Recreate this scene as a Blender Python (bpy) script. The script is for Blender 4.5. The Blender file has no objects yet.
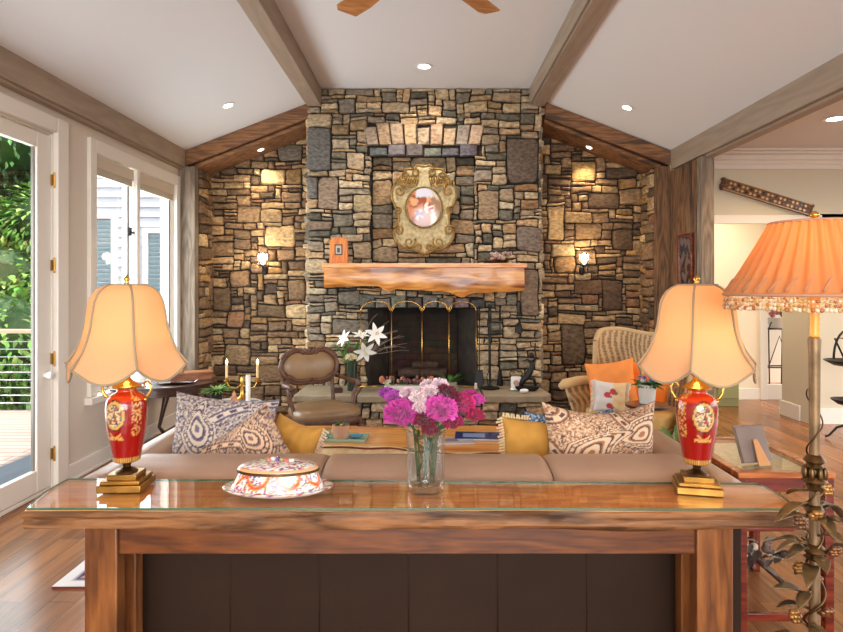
import bpy, math, random
from math import sin, cos, pi, radians as R, sqrt, atan2, hypot
from mathutils import Vector, Matrix, noise, Euler
import numpy as np
C = bpy.context.scene.collection
EYE, F, VX, VY = 1.5, 630.0, 428.0, 287.0
def at(px, py, Y): return Vector(((px-VX)*Y/F, Y, EYE-(py-VY)*Y/F))
def S(r, g, b):
    f = lambda c: (c/255/12.92 if c/255 <= .04045 else ((c/255+.055)/1.055)**2.4)
    return (f(r), f(g), f(b))

# ------------------------------------------------------------ materials
def newmat(name):
    m = bpy.data.materials.new(name); m.use_nodes = True
    nt = m.node_tree; nt.nodes.clear()
    out = nt.nodes.new('ShaderNodeOutputMaterial')
    return m, nt, out
def N(nt, t, **kw):
    n = nt.nodes.new(t)
    for k, v in kw.items():
        if k in n.inputs: n.inputs[k].default_value = v
        else: setattr(n, k, v)
    return n
def c4(c): return (c[0], c[1], c[2], 1)
def mapping(nt, stretch):
    tc = N(nt, 'ShaderNodeTexCoord'); mp = N(nt, 'ShaderNodeMapping')
    nt.links.new(tc.outputs['Object'], mp.inputs['Vector']); mp.inputs['Scale'].default_value = stretch
    return mp
def M(name, base=(.5,.5,.5), rough=.5, metal=0, var=0, scale=6, bump=0, bscale=40, coat=0, stretch=(1,1,1), attr=None, base2=None, spec=.5, sheen=0, trans=0, detail=4):
    m, nt, out = newmat(name); L = nt.links.new
    b = N(nt, 'ShaderNodeBsdfPrincipled'); L(b.outputs[0], out.inputs[0])
    b.inputs['Roughness'].default_value = rough; b.inputs['Metallic'].default_value = metal
    b.inputs['Coat Weight'].default_value = coat; b.inputs['Coat Roughness'].default_value = .12
    b.inputs['Specular IOR Level'].default_value = spec; b.inputs['Sheen Weight'].default_value = sheen
    b.inputs['Base Color'].default_value = c4(base)
    mp = mapping(nt, stretch)
    nz = N(nt, 'ShaderNodeTexNoise'); nz.inputs['Scale'].default_value = scale; nz.inputs['Detail'].default_value = detail
    L(mp.outputs[0], nz.inputs['Vector'])
    if attr:
        a = N(nt, 'ShaderNodeAttribute', attribute_name=attr)
        if var:
            mr = N(nt, 'ShaderNodeMapRange'); mr.inputs['From Min'].default_value = .3; mr.inputs['From Max'].default_value = .7
            mr.inputs['To Min'].default_value = 1-var; mr.inputs['To Max'].default_value = 1+var
            L(nz.outputs['Fac'], mr.inputs['Value'])
            vm = N(nt, 'ShaderNodeVectorMath', operation='SCALE'); L(a.outputs['Color'], vm.inputs[0]); L(mr.outputs[0], vm.inputs['Scale'])
            L(vm.outputs[0], b.inputs['Base Color'])
        else: L(a.outputs['Color'], b.inputs['Base Color'])
    elif var or base2:
        cr = N(nt, 'ShaderNodeValToRGB'); L(nz.outputs['Fac'], cr.inputs[0]); L(cr.outputs[0], b.inputs['Base Color'])
        e = cr.color_ramp.elements; e[0].position = .33; e[1].position = .67
        e[0].color = c4([x*(1-var) for x in base]); e[1].color = c4(base2 if base2 else [min(1, x*(1+var)) for x in base])
    if bump:
        n2 = N(nt, 'ShaderNodeTexNoise'); n2.inputs['Scale'].default_value = bscale; n2.inputs['Detail'].default_value = 6
        L(mp.outputs[0], n2.inputs['Vector'])
        bp = N(nt, 'ShaderNodeBump'); bp.inputs['Strength'].default_value = bump; bp.inputs['Distance'].default_value = .01
        L(n2.outputs['Fac'], bp.inputs['Height']); L(bp.outputs[0], b.inputs['Normal'])
    return m
def wood(name, c1, c2, axis='X', scale=1.0, rough=.4, coat=0, dark=None, bump=.15, knots=False, ring=1.0, spec=.5):
    """grain runs along axis"""
    m, nt, out = newmat(name); L = nt.links.new
    b = N(nt, 'ShaderNodeBsdfPrincipled'); L(b.outputs[0], out.inputs[0]); b.inputs['Roughness'].default_value = rough
    b.inputs['Coat Weight'].default_value = coat; b.inputs['Coat Roughness'].default_value = .08; b.inputs['Specular IOR Level'].default_value = spec
    st = {'X': (.12,1,1), 'Y': (1,.12,1), 'Z': (1,1,.12)}[axis]
    mp = mapping(nt, [s*scale for s in st])
    n0 = N(nt, 'ShaderNodeTexNoise'); n0.inputs['Scale'].default_value = 3.2; n0.inputs['Detail'].default_value = 3; L(mp.outputs[0], n0.inputs['Vector'])
    mul = N(nt, 'ShaderNodeMath', operation='MULTIPLY'); L(n0.outputs['Fac'], mul.inputs[0]); mul.inputs[1].default_value = 9*ring
    fr = N(nt, 'ShaderNodeMath', operation='PINGPONG'); L(mul.outputs[0], fr.inputs[0]); fr.inputs[1].default_value = .5
    n1 = N(nt, 'ShaderNodeTexNoise'); n1.inputs['Scale'].default_value = 38; n1.inputs['Detail'].default_value = 5; L(mp.outputs[0], n1.inputs['Vector'])
    ad = N(nt, 'ShaderNodeMath', operation='MULTIPLY_ADD'); L(n1.outputs['Fac'], ad.inputs[0]); ad.inputs[1].default_value = .7; L(fr.outputs[0], ad.inputs[2])
    cr = N(nt, 'ShaderNodeValToRGB'); L(ad.outputs[0], cr.inputs[0]); e = cr.color_ramp.elements
    e[0].position = .3; e[0].color = c4(c1); e[1].position = .95; e[1].color = c4(c2)
    last = cr.outputs[0]
    if dark:
        n3 = N(nt, 'ShaderNodeTexNoise'); n3.inputs['Scale'].default_value = 5; n3.inputs['Detail'].default_value = 6; L(mp.outputs[0], n3.inputs['Vector'])
        c3 = N(nt, 'ShaderNodeValToRGB'); L(n3.outputs['Fac'], c3.inputs[0]); c3.color_ramp.elements[0].position = .56; c3.color_ramp.elements[1].position = .66
        mx = N(nt, 'ShaderNodeMix', data_type='RGBA'); L(c3.outputs[0], mx.inputs['Factor']); L(last, mx.inputs['A']); mx.inputs['B'].default_value = c4(dark)
        last = mx.outputs['Result']
    L(last, b.inputs['Base Color'])
    bp = N(nt, 'ShaderNodeBump'); bp.inputs['Strength'].default_value = bump; bp.inputs['Distance'].default_value = .004
    L(ad.outputs[0], bp.inputs['Height']); L(bp.outputs[0], b.inputs['Normal'])
    return m
def glass(name, tint=(1,1,1), strength=1.0, rough=0.0, ior=1.45):
    """clear glass: mirror reflection by fresnel over straight transmission"""
    m, nt, out = newmat(name); L = nt.links.new
    fz = N(nt, 'ShaderNodeFresnel'); ge = N(nt, 'ShaderNodeNewGeometry'); mi = N(nt, 'ShaderNodeMapRange')   # same fresnel on both faces of the sheet
    L(ge.outputs['Backfacing'], mi.inputs['Value']); mi.inputs['To Min'].default_value = ior; mi.inputs['To Max'].default_value = 1/ior; L(mi.outputs[0], fz.inputs['IOR'])
    mu = N(nt, 'ShaderNodeMath', operation='MULTIPLY'); L(fz.outputs[0], mu.inputs[0]); mu.inputs[1].default_value = strength; mu.use_clamp = True
    t = N(nt, 'ShaderNodeBsdfTransparent'); t.inputs[0].default_value = c4(tint)
    g = N(nt, 'ShaderNodeBsdfGlossy'); g.inputs['Roughness'].default_value = rough
    mx = N(nt, 'ShaderNodeMixShader'); L(mu.outputs[0], mx.inputs[0]); L(t.outputs[0], mx.inputs[1]); L(g.outputs[0], mx.inputs[2])
    L(mx.outputs[0], out.inputs[0]); return m
def cloth_lit(name, col, tcol=None, mixf=.5, attr=None):
    m, nt, out = newmat(name); L = nt.links.new
    d = N(nt, 'ShaderNodeBsdfDiffuse'); t = N(nt, 'ShaderNodeBsdfTranslucent'); d.inputs[0].default_value = c4(col); t.inputs[0].default_value = c4(tcol or col)
    mp = mapping(nt, (1,1,.05)); nz = N(nt, 'ShaderNodeTexNoise'); nz.inputs['Scale'].default_value = 220; L(mp.outputs[0], nz.inputs['Vector'])
    bp = N(nt, 'ShaderNodeBump'); bp.inputs['Strength'].default_value = .15; bp.inputs['Distance'].default_value = .002; L(nz.outputs['Fac'], bp.inputs['Height']); L(bp.outputs[0], d.inputs['Normal'])
    mx = N(nt, 'ShaderNodeMixShader'); mx.inputs[0].default_value = mixf; L(d.outputs[0], mx.inputs[1]); L(t.outputs[0], mx.inputs[2])
    L(mx.outputs[0], out.inputs[0]); return m
def emit(name, col, s):
    m, nt, out = newmat(name); e = N(nt, 'ShaderNodeEmission'); e.inputs[0].default_value = c4(col); e.inputs[1].default_value = s
    nt.links.new(e.outputs[0], out.inputs[0]); return m

# ------------------------------------------------------------ mesh builder
class MB:
    def __init__(s): s.v = []; s.f = []; s.c = []; s.col = None
    def add(s, vs, fs, col=None):
        o = len(s.v); s.v += [tuple(p) for p in vs]; s.f += [[i+o for i in f] for f in fs]
        cc = col or s.col or (1,1,1); s.c += (cc if isinstance(cc, list) else [cc]*len(vs)); return s
    def box(s, c, d, rot=None, col=None, taper=1):
        x, y, z = [k/2 for k in d]; M3 = rot if rot is not None else Matrix.Identity(3)
        if isinstance(rot, (tuple, list)): M3 = Euler(rot).to_matrix()
        vs = []
        for zz, t in ((-z, 1), (z, taper)):
            for a, b in ((-x,-y), (x,-y), (x,y), (-x,y)): vs.append(Vector(c)+M3 @ Vector((a*t, b*t, zz)))
        return s.add(vs, [(3,2,1,0), (4,5,6,7), (0,1,5,4), (1,2,6,5), (2,3,7,6), (3,0,4,7)], col)
    def span(s, a, b, col=None):
        return s.box([(a[i]+b[i])/2 for i in range(3)], [abs(b[i]-a[i]) for i in range(3)], None, col)
    def tube(s, pts, r, seg=8, closed=False, col=None, flat=1.0):
        pts = [Vector(p) for p in pts]; n = len(pts); rs = r if isinstance(r, (list, tuple)) else [r]*n
        vs = []; up = None
        for i, p in enumerate(pts):
            if closed: t = pts[(i+1) % n]-pts[i-1]
            else: t = pts[min(i+1, n-1)]-pts[max(i-1, 0)]
            if t.length < 1e-9: t = Vector((0,0,1))
            t.normalize()
            if up is None:
                up = Vector((0,0,1)) if abs(t.z) < .9 else Vector((1,0,0))
            a = up-t*up.dot(t)
            if a.length < 1e-4: a = t.orthogonal()
            a.normalize(); b = t.cross(a); up = a
            for k in range(seg):
                q = 2*pi*k/seg; vs.append(p+a*cos(q)*rs[i]*flat+b*sin(q)*rs[i])
        fs = []
        for i in range(n if closed else n-1):
            j = (i+1) % n
            for k in range(seg): fs.append((i*seg+k, i*seg+(k+1) % seg, j*seg+(k+1) % seg, j*seg+k))
        if not closed: fs += [tuple(range(seg-1, -1, -1)), tuple((n-1)*seg+k for k in range(seg))]
        return s.add(vs, fs, col)
    def lathe(s, prof, seg=24, c=(0,0,0), sx=1, sy=1, col=None, rot=None, caps=True):
        vs = []; cols = []; c = Vector(c)
        for i, (r, z) in enumerate(prof):
            for k in range(seg):
                q = 2*pi*k/seg; p = Vector((r*cos(q)*sx, r*sin(q)*sy, z)); vs.append(c+(rot @ p if rot is not None else p))
                cols.append(col(q, i, z) if callable(col) else (col or s.col or (1,1,1)))
        fs = []; n = len(prof)
        for i in range(n-1):
            for k in range(seg): fs.append((i*seg+k, i*seg+(k+1) % seg, (i+1)*seg+(k+1) % seg, (i+1)*seg+k))
        if caps:
            if prof[0][0] > 1e-5: fs.append(tuple(range(seg-1, -1, -1)))
            if prof[-1][0] > 1e-5: fs.append(tuple((n-1)*seg+k for k in range(seg)))
        return s.add(vs, fs, cols)
    def ball(s, c, r, rot=None, seg=12, rings=8, col=None):
        r = r if isinstance(r, (tuple, list)) else (r, r, r); M3 = Euler(rot).to_matrix() if isinstance(rot, (tuple, list)) else rot
        vs = []; c = Vector(c)
        for i in range(rings+1):
            a = pi*i/rings
            for k in range(seg):
                q = 2*pi*k/seg; p = Vector((r[0]*sin(a)*cos(q), r[1]*sin(a)*sin(q), -r[2]*cos(a)))
                vs.append(c+(M3 @ p if M3 is not None else p))
        fs = [(i*seg+k, i*seg+(k+1) % seg, (i+1)*seg+(k+1) % seg, (i+1)*seg+k) for i in range(rings) for k in range(seg)]
        return s.add(vs, fs, col)
    def prism(s, out, z0, z1, frame=None, col=None, inset=0):
        """outline in local XY extruded along local Z; frame maps to world"""
        n = len(out); fr = frame or (lambda x, y, z: Vector((x, y, z)))
        vs = [fr(x, y, z0) for x, y in out]+[fr(x, y, z1) for x, y in out]
        fs = [tuple(range(n-1, -1, -1)), tuple(range(n, 2*n))]+[(i, (i+1) % n, n+(i+1) % n, n+i) for i in range(n)]
        return s.add(vs, fs, col)
    def grid(s, fn, nu, nv, cu=False, cv=False, colf=None):
        U = nu if cu else nu+1; V = nv if cv else nv+1
        vs = [fn(i/nu, j/nv) for i in range(U) for j in range(V)]
        cols = [colf(i/nu, j/nv) for i in range(U) for j in range(V)] if colf else None
        fs = []
        for i in range(nu):
            for j in range(nv):
                a, b = (i+1) % U, (j+1) % V
                fs.append((i*V+j, a*V+j, a*V+b, i*V+b))
        return s.add(vs, fs, cols)
    def leaf(s, base, d, up, L, w, bend=.3, n=5, col=None, fold=.15):
        base = Vector(base); d = Vector(d).normalized(); up = Vector(up); side = d.cross(up)
        if side.length < 1e-4: side = d.orthogonal()
        side.normalize(); up = side.cross(d).normalized(); vs = []
        for i in range(n+1):
            t = i/n; ww = w*sin(pi*min(1, t*.93+.07))**.8/2; p = base+d*L*t-up*bend*L*t*t
            vs += [p-side*ww+up*ww*fold, p-up*ww*fold, p+side*ww+up*ww*fold]
        fs = []
        for i in range(n):
            a = i*3; fs += [(a, a+1, a+4, a+3), (a+1, a+2, a+5, a+4)]
        return s.add(vs, fs, col)
    def build(s, name, mat, parent=None, smooth=None, world=False, bevel=0, solid=0, sub=0):
        if bevel and smooth is None: smooth = 35
        vs = s.v; org = Vector((0,0,0))
        if parent is None:
            a = np.array(vs); org = Vector(((a[:,0].min()+a[:,0].max())/2, (a[:,1].min()+a[:,1].max())/2, a[:,2].min()))
            vs = [tuple(Vector(p)-org) for p in vs]
        elif world:
            w = Vector(parent.get('_w', (0,0,0))); vs = [tuple(Vector(p)-w) for p in vs]
        me = bpy.data.meshes.new(name); me.from_pydata(vs, [], s.f); me.update()
        ca = me.color_attributes.new('Col', 'FLOAT_COLOR', 'POINT')
        arr = np.ones((len(vs), 4), dtype=np.float32); arr[:, :3] = np.array(s.c, dtype=np.float32); ca.data.foreach_set('color', arr.ravel())
        me.materials.append(mat)
        if smooth is not None:
            me.polygons.foreach_set('use_smooth', [True]*len(me.polygons))
            if smooth < 180: me.set_sharp_from_angle(angle=R(smooth))
        o = bpy.data.objects.new(name, me); C.objects.link(o); o.location = org
        if parent is not None:
            o.parent = parent
            if world: o['_w'] = parent.get('_w', (0,0,0))
        if solid:
            md = o.modifiers.new('solid', 'SOLIDIFY'); md.thickness = solid; md.offset = 0
        if bevel:
            md = o.modifiers.new('bev', 'BEVEL'); md.width = bevel; md.segments = 2; md.limit_method = 'ANGLE'; md.angle_limit = R(40)
        if sub:
            md = o.modifiers.new('sub', 'SUBSURF'); md.levels = sub; md.render_levels = sub
        return o
def tag(o, label=None, cat=None, group=None, kind=None):
    if label: o['label'] = label
    if cat: o['category'] = cat
    if group: o['group'] = group
    if kind: o['kind'] = kind
    return o
def thing(name, label, cat, loc=(0,0,0), rz=0, group=None, kind=None):
    o = bpy.data.objects.new(name, None); C.objects.link(o); o.empty_display_size = .1
    o.location = loc; o.rotation_euler = (0, 0, rz); o['_w'] = tuple(loc)
    return tag(o, label, cat, group, kind)
def struct(name, mb, m, **k): return tag(mb.build(name, m, **k), kind='structure')
def copy_tree(o, parent=None):
    c = o.copy(); C.objects.link(c)
    if parent is not None: c.parent = parent
    for ch in list(o.children): copy_tree(ch, c)
    return c
def dup(o, label, loc=None, rz=None):
    c = copy_tree(o); c['label'] = label
    if loc is not None: c.location = loc
    if rz is not None: c.rotation_euler = (0, 0, rz)
    return c
def rotz(v, a): return Vector((v[0]*cos(a)-v[1]*sin(a), v[0]*sin(a)+v[1]*cos(a), v[2]))
def lerp(a, b, t): return a+(b-a)*t
def interp(tab, t):
    for i in range(len(tab)-1):
        if t <= tab[i+1][0]:
            k = (t-tab[i][0])/(tab[i+1][0]-tab[i][0]); return lerp(tab[i][1], tab[i+1][1], k)
    return tab[-1][1]
def light(kind, name, loc, power, col=(1,1,1), size=.1, rot=(0,0,0), sizey=None, spot=None, blend=.5, parent=None):
    l = bpy.data.lights.new(name, kind); l.energy = power; l.color = col
    if kind == 'AREA':
        l.size = size
        if sizey: l.shape = 'RECTANGLE'; l.size_y = sizey
    elif kind == 'SUN': l.angle = size
    else: l.shadow_soft_size = size
    if spot: l.spot_size = spot; l.spot_blend = blend
    o = bpy.data.objects.new(name, l); C.objects.link(o); o.location = loc; o.rotation_euler = rot
    return o

# ------------------------------------------------------------ material library
m_ceil = M('ceiling_paint', S(228,230,232), .9)
m_wall = M('wall_paint', S(214,204,190), .75)
m_trim = M('trim_paint', S(232,226,216), .45)
m_hallwall = M('hall_paint', S(208,199,176), .8)
m_beam = wood('taupe_wood', S(150,132,114), S(166,148,130), 'Y', 1, .6, bump=.05)
m_rustic = wood('rustic_brown', S(84,58,38), S(140,100,66), 'Z', 2.2, .75, dark=S(60,44,34), bump=.5)
m_rusticx = wood('rustic_brown_beam', S(96,64,40), S(150,104,66), 'X', 2.2, .7, dark=S(70,48,34), bump=.5)
m_grey = wood('weathered_grey', S(104,90,76), S(146,130,112), 'Z', 2, .8, bump=.5)
m_stone = M('field_stone', attr='Col', rough=.85, var=.5, scale=22, bump=1, bscale=45, detail=12, stretch=(1,1,1.8))
m_mortar = M('dark_mortar', S(46,40,34), .95, var=.3, scale=20)
m_mantel = wood('honey_slab', S(184,112,46), S(234,168,92), 'X', 1.6, .35, coat=.3, dark=S(120,58,24), bump=.15)
m_tabtop = wood('cherry_slab', S(222,126,54), S(250,176,100), 'X', 1.8, .35, dark=S(214,120,54), bump=.05)
m_tabedge = wood('live_edge', S(76,48,26), S(158,106,62), 'X', 2.6, .6, dark=S(58,34,18), bump=.8, ring=.6)
m_tableg = wood('walnut_leg', S(90,50,25), S(152,94,48), 'Z', 2.4, .35, coat=.2, ring=.6, bump=.1)
m_tableap = wood('walnut_apron', S(78,40,18), S(124,70,32), 'X', 2.6, .35, coat=.2, bump=.1)
m_leather = M('tan_leather', S(176,142,118), .33, var=.08, scale=4, bump=.25, bscale=160)
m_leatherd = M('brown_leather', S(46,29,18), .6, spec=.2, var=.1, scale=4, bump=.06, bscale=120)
m_brass = M('antique_brass', S(168,128,64), .35, 1, var=.25, scale=12)
m_gold = M('bright_gold', S(214,168,84), .25, 1)
m_bronze = M('dark_bronze', S(112,88,58), .42, 1, var=.3, scale=20)
m_iron = M('black_iron', S(28,26,25), .5, .3)
m_darkwood = wood('dark_mahogany', S(40,20,14), S(76,38,24), 'X', 2, .3, coat=.4)
m_redwood = wood('red_mahogany', S(84,24,14), S(128,48,26), 'X', 2, .25, coat=.5)
m_carved = M('carved_walnut', S(92,58,38), .4, var=.35, scale=18, bump=.3)
m_white = M('white_paint', S(236,234,230), .5)
m_porc = M('painted_porcelain', attr='Col', rough=.15, coat=.6)
m_attr = M('painted_cloth', attr='Col', rough=.85, bump=.2, bscale=300)
m_leaf = M('leaf_green', S(64,112,44), .5, var=.3, scale=12)
m_stem = M('stem_green', S(58,84,40), .5, var=.2)
m_glass = glass('clear_glass', (.97,.985,.98), 1.6)
m_winglass = glass('window_glass', (.98,.99,.99), .6)
m_shade = cloth_lit('silk_shade', S(232,208,170), S(250,184,102), .52)
m_trimcl = M('grey_braid', S(168,150,122), .8, bump=.4, bscale=200)
m_bulb = emit('warm_bulb', (1,.72,.42), 5)
m_flame = emit('candle_flame', (1,.75,.42), 12)
m_spot = emit('recessed_bulb', (1,.93,.82), 25)
# ------------------------------------------------------------ stone masonry
PAL_CH = [(S(208,182,142),4),(S(190,156,116),4),(S(188,166,132),6),(S(172,150,120),6),(S(148,132,112),4),(S(122,114,96),4),(S(104,98,82),3),(S(164,136,98),2),(S(150,116,80),1),(S(88,82,68),1.5),(S(200,182,150),2)]
PAL_NI = [(S(184,152,110),5),(S(160,128,92),5),(S(134,106,78),4),(S(112,88,66),4),(S(96,78,60),2),(S(166,128,80),2),(S(150,108,76),1),(S(196,168,126),2)]
def pick(pal, rnd):
    t = rnd.random()*sum(w for _, w in pal)
    for c, w in pal:
        t -= w
        if t <= 0: return c
    return pal[0][0]
SIZES = [((4,2),6),((5,2),7),((6,2),6),((3,2),4),((3,3),1.5),((4,3),3.5),((5,3),4),((7,2),4),((5,1),6),((7,1),5),((4,1),5),((9,2),2),((2,2),2),((8,3),2.2),((6,4),1.8),((5,5),.8),((7,5),.7),((2,3),1),((2,1),2)]
def stones(mb, O, U, V, Nn, W, H, c, inside, seed, pal, depth=.045, big=1.0, fixed=()):
    rnd = random.Random(seed); O, U, V, Nn = Vector(O), Vector(U), Vector(V), Vector(Nn)
    nx, ny = int(round(W/c)), int(round(H/c)); cx, cy = W/nx, H/ny
    occ = [[not inside((i+.5)*cx, (j+.5)*cy) for i in range(nx)] for j in range(ny)]
    sz = [(s, w*(big if s[0]*s[1] > 14 else 1)) for s, w in SIZES]; tot = sum(w for _, w in sz)
    def warp(u, v):
        eu = min(1, u/.08, (W-u)/.08); ev = min(1, v/.08, (H-v)/.08)
        p = Vector((u*3.1+seed*7.3, v*4.7, seed)); a = noise.noise(p)*c*.55; b = noise.noise(p+Vector((31,7,3)))*c*.55
        p = p*3.7; a += noise.noise(p)*c*.3; b += noise.noise(p+Vector((3,17,3)))*c*.3
        return u+a*max(0, eu), v+b*max(0, ev)
    res = set()
    for a, b, p, q, _c in fixed:
        for ii in range(int(round(a/cx)), int(round(p/cx))):
            for jj in range(int(round(b/cy)), int(round(q/cy))): res.add((ii, jj))
    reserved = lambda i_, j_: (i_, j_) in res
    for j in range(ny):
        for i in range(nx):
            if occ[j][i]: continue
            fx = next(((int(round(a/cx)), int(round(b/cy)), int(round(p/cx)), int(round(q/cy)), col_) for a, b, p, q, col_ in fixed if int(round(a/cx)) == i and int(round(b/cy)) == j), None)
            t = rnd.random()*tot
            for s, w in sz:
                t -= w
                if t <= 0: break
            w, h = s
            if fx: w, h = fx[2]-fx[0], fx[3]-fx[1]
            ww = 1
            while ww < w and i+ww < nx and not occ[j][i+ww] and (fx or not reserved(i+ww, j)): ww += 1
            # never leave a one-cell sliver beside the stone
            if not fx and i+ww+1 < nx and not occ[j][i+ww] and occ[j][i+ww+1] and ww >= 2 and not reserved(i+ww, j): ww += 1
            hh = 1
            while hh < h and j+hh < ny and all(not occ[j+hh][i+k] and (fx or not reserved(i+k, j+hh)) for k in range(ww)): hh += 1
            for a in range(hh):
                for b in range(ww): occ[j+a][i+b] = True
            u0, u1, v0, v1 = i*cx, (i+ww)*cx, j*cy, (j+hh)*cy
            mu, mv = (u0+u1)/2, (v0+v1)/2; hw, hv = (u1-u0)/2, (v1-v0)/2
            g = rnd.uniform(.003, .009); cut = [rnd.uniform(.10, .42)*min(hw, hv) for _ in range(4)]
            # outline with cut corners, one extra point on each side
            P = []
            cs = [(-1,-1),(1,-1),(1,1),(-1,1)]
            for q, (a, b) in enumerate(cs):
                k = cut[q]; x, y = a*(hw-g), b*(hv-g)
                first = (x, y-b*k) if q in (0, 2) else (x-a*k, y); second = (x-a*k, y) if q in (0, 2) else (x, y-b*k)
                P += [first, (x-a*k*.3, y-b*k*.3), second]
                na, nb = cs[(q+1) % 4]; nx_, ny_ = na*(hw-g), nb*(hv-g); s_ = rnd.uniform(.35, .65)
                mx_, my_ = lerp(x, nx_, s_), lerp(y, ny_, s_); inn = rnd.uniform(-.002, .006)
                P.append((mx_-(a if a == na else 0)*inn, my_-(b if b == nb else 0)*inn))
            d = depth*rnd.uniform(.55, 1.25); tx, ty = rnd.uniform(-.2, .2), rnd.uniform(-.2, .2)
            base = fx[4] if fx else pick(pal, rnd); k = rnd.uniform(.82, 1.16); wn = noise.noise(Vector((mu*1.1, mv*1.1, seed+9)))*.22
            col = tuple(min(1, x*k*.87*(1+wn)) for x in base)
            vs = []; m_ = min(hw, hv)
            for lev, (z, ins) in enumerate(((-.03, 0), (d*.55, 0), (d*.9, min(m_*.14, .008)), (d, min(m_*.34, .022)))):
                for x, y in P:
                    L_ = hypot(x, y) or 1; f = max(.2, 1-ins/m_) if lev else 1
                    xx = x-math.copysign(min(abs(x), ins), x); yy = y-math.copysign(min(abs(y), ins), y)
                    zz = z+((tx*xx+ty*yy)*min(1, .05/m_) if lev > 1 else 0)+(rnd.uniform(-.003, .003) if lev > 1 else 0)
                    wu, wv = warp(mu+xx, mv+yy); vs.append(O+U*wu+V*wv+Nn*zz)
            n = len(P); wu, wv = warp(mu+rnd.uniform(-.2,.2)*hw, mv+rnd.uniform(-.2,.2)*hv); vs.append(O+U*wu+V*wv+Nn*(d+rnd.uniform(-.004, .008)))
            fs = [(l*n+a, l*n+(a+1) % n, (l+1)*n+(a+1) % n, (l+1)*n+a) for l in range(3) for a in range(n)]+[(3*n+a, 3*n+(a+1) % n, 4*n) for a in range(n)]
            if U.cross(V).dot(Nn) < 0: fs = [tuple(reversed(f)) for f in fs]
            mb.add(vs, fs, col)

# ------------------------------------------------------------ the room shell
LX, RX, BY, NB = -2.77, 2.69, 7.0, 7.53
YB = -5.0
m_floor, nt, out = newmat('oak_planks'); L = nt.links.new
b = N(nt, 'ShaderNodeBsdfPrincipled'); L(b.outputs[0], out.inputs[0]); b.inputs['Roughness'].default_value = .25; b.inputs['Specular IOR Level'].default_value = .38
tc = N(nt, 'ShaderNodeTexCoord'); mp = N(nt, 'ShaderNodeMapping'); L(tc.outputs['Object'], mp.inputs[0]); mp.inputs['Rotation'].default_value = (0, 0, pi/2)
br = N(nt, 'ShaderNodeTexBrick'); L(mp.outputs[0], br.inputs['Vector']); br.inputs['Scale'].default_value = 1
br.inputs['Brick Width'].default_value = 1.5; br.inputs['Row Height'].default_value = .13; br.inputs['Mortar Size'].default_value = .0015
br.inputs['Color1'].default_value = c4(S(156,100,54)); br.inputs['Color2'].default_value = c4(S(124,76,40)); br.inputs['Mortar'].default_value = c4(S(60,36,20))
m2 = N(nt, 'ShaderNodeMapping'); L(tc.outputs['Object'], m2.inputs[0]); m2.inputs['Scale'].default_value = (1, .07, 1)
nz = N(nt, 'ShaderNodeTexNoise'); nz.inputs['Scale'].default_value = 26; nz.inputs['Detail'].default_value = 6; nz.inputs['Distortion'].default_value = .6; L(m2.outputs[0], nz.inputs['Vector'])
mr = N(nt, 'ShaderNodeMapRange'); L(nz.outputs['Fac'], mr.inputs[0]); mr.inputs['From Min'].default_value = .3; mr.inputs['From Max'].default_value = .7; mr.inputs['To Min'].default_value = .68; mr.inputs['To Max'].default_value = 1.25
vm = N(nt, 'ShaderNodeVectorMath', operation='SCALE'); L(br.outputs['Color'], vm.inputs[0]); L(mr.outputs[0], vm.inputs['Scale']); L(vm.outputs[0], b.inputs['Base Color'])
bp = N(nt, 'ShaderNodeBump'); bp.inputs['Strength'].default_value = .2; bp.inputs['Distance'].default_value = .003; L(nz.outputs['Fac'], bp.inputs['Height']); L(bp.outputs[0], b.inputs['Normal'])

struct('floor', MB().span((LX-.02, YB, -.1), (6.2, 11, 0)), m_floor)
w = MB()
for a, b_ in (((YB, 0), (2.85, 3.12)), ((2.85, 2.63), (4.66, 3.12)), ((4.66, 0), (5.20, 3.12)), ((5.20, 0), (6.90, .60)), ((5.20, 2.62), (6.90, 3.12)), ((6.90, 0), (7.9, 3.12))):
    w.span((LX-.16, a[0], a[1]), (LX, b_[0], b_[1]))
struct('wall_left', w, m_wall)
# vaulted ceiling: two slopes and a flat middle
def slope_z(x): return 3.02+(abs(x)-RX)*-.385
ce = MB()
for s in (-1, 1):
    ce.prism([(s*1.2, slope_z(1.2)), (s*2.95, slope_z(2.95)), (s*2.95, slope_z(2.95)+.1), (s*1.2, slope_z(1.2)+.1)][::s], YB, 7.7, lambda x, y, z: Vector((x, z, y)))
ce.span((-1.35, YB, 3.70), (1.29, 7.7, 3.8))
ce.span((2.80, YB, 3.0), (6.2, 11, 3.1))
struct('ceiling', ce, m_ceil)
struct('trim_1', MB().span((LX-.02, YB, 2.83), (-2.69, 6.995, 3.03)).span((LX, YB, 2.805), (-2.71, 6.99, 2.83)), m_beam, bevel=.004)
struct('trim_2', MB().span((2.69, YB, 2.80), (2.82, 6.985, 3.02)).span((2.73, YB, 2.775), (2.82, 6.2, 2.80)), m_beam, bevel=.004)
struct('trim_3', MB().span((-1.335, YB, 3.50), (-1.18, 6.98, 3.71)).span((-1.35, YB, 3.52), (-1.33, 6.98, 3.71)), m_beam, bevel=.003)
struct('trim_4', MB().span((1.122, YB, 3.52), (1.14, 6.98, 3.71)).span((1.145, YB, 3.50), (1.29, 6.98, 3.71)), m_beam, bevel=.003)
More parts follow.
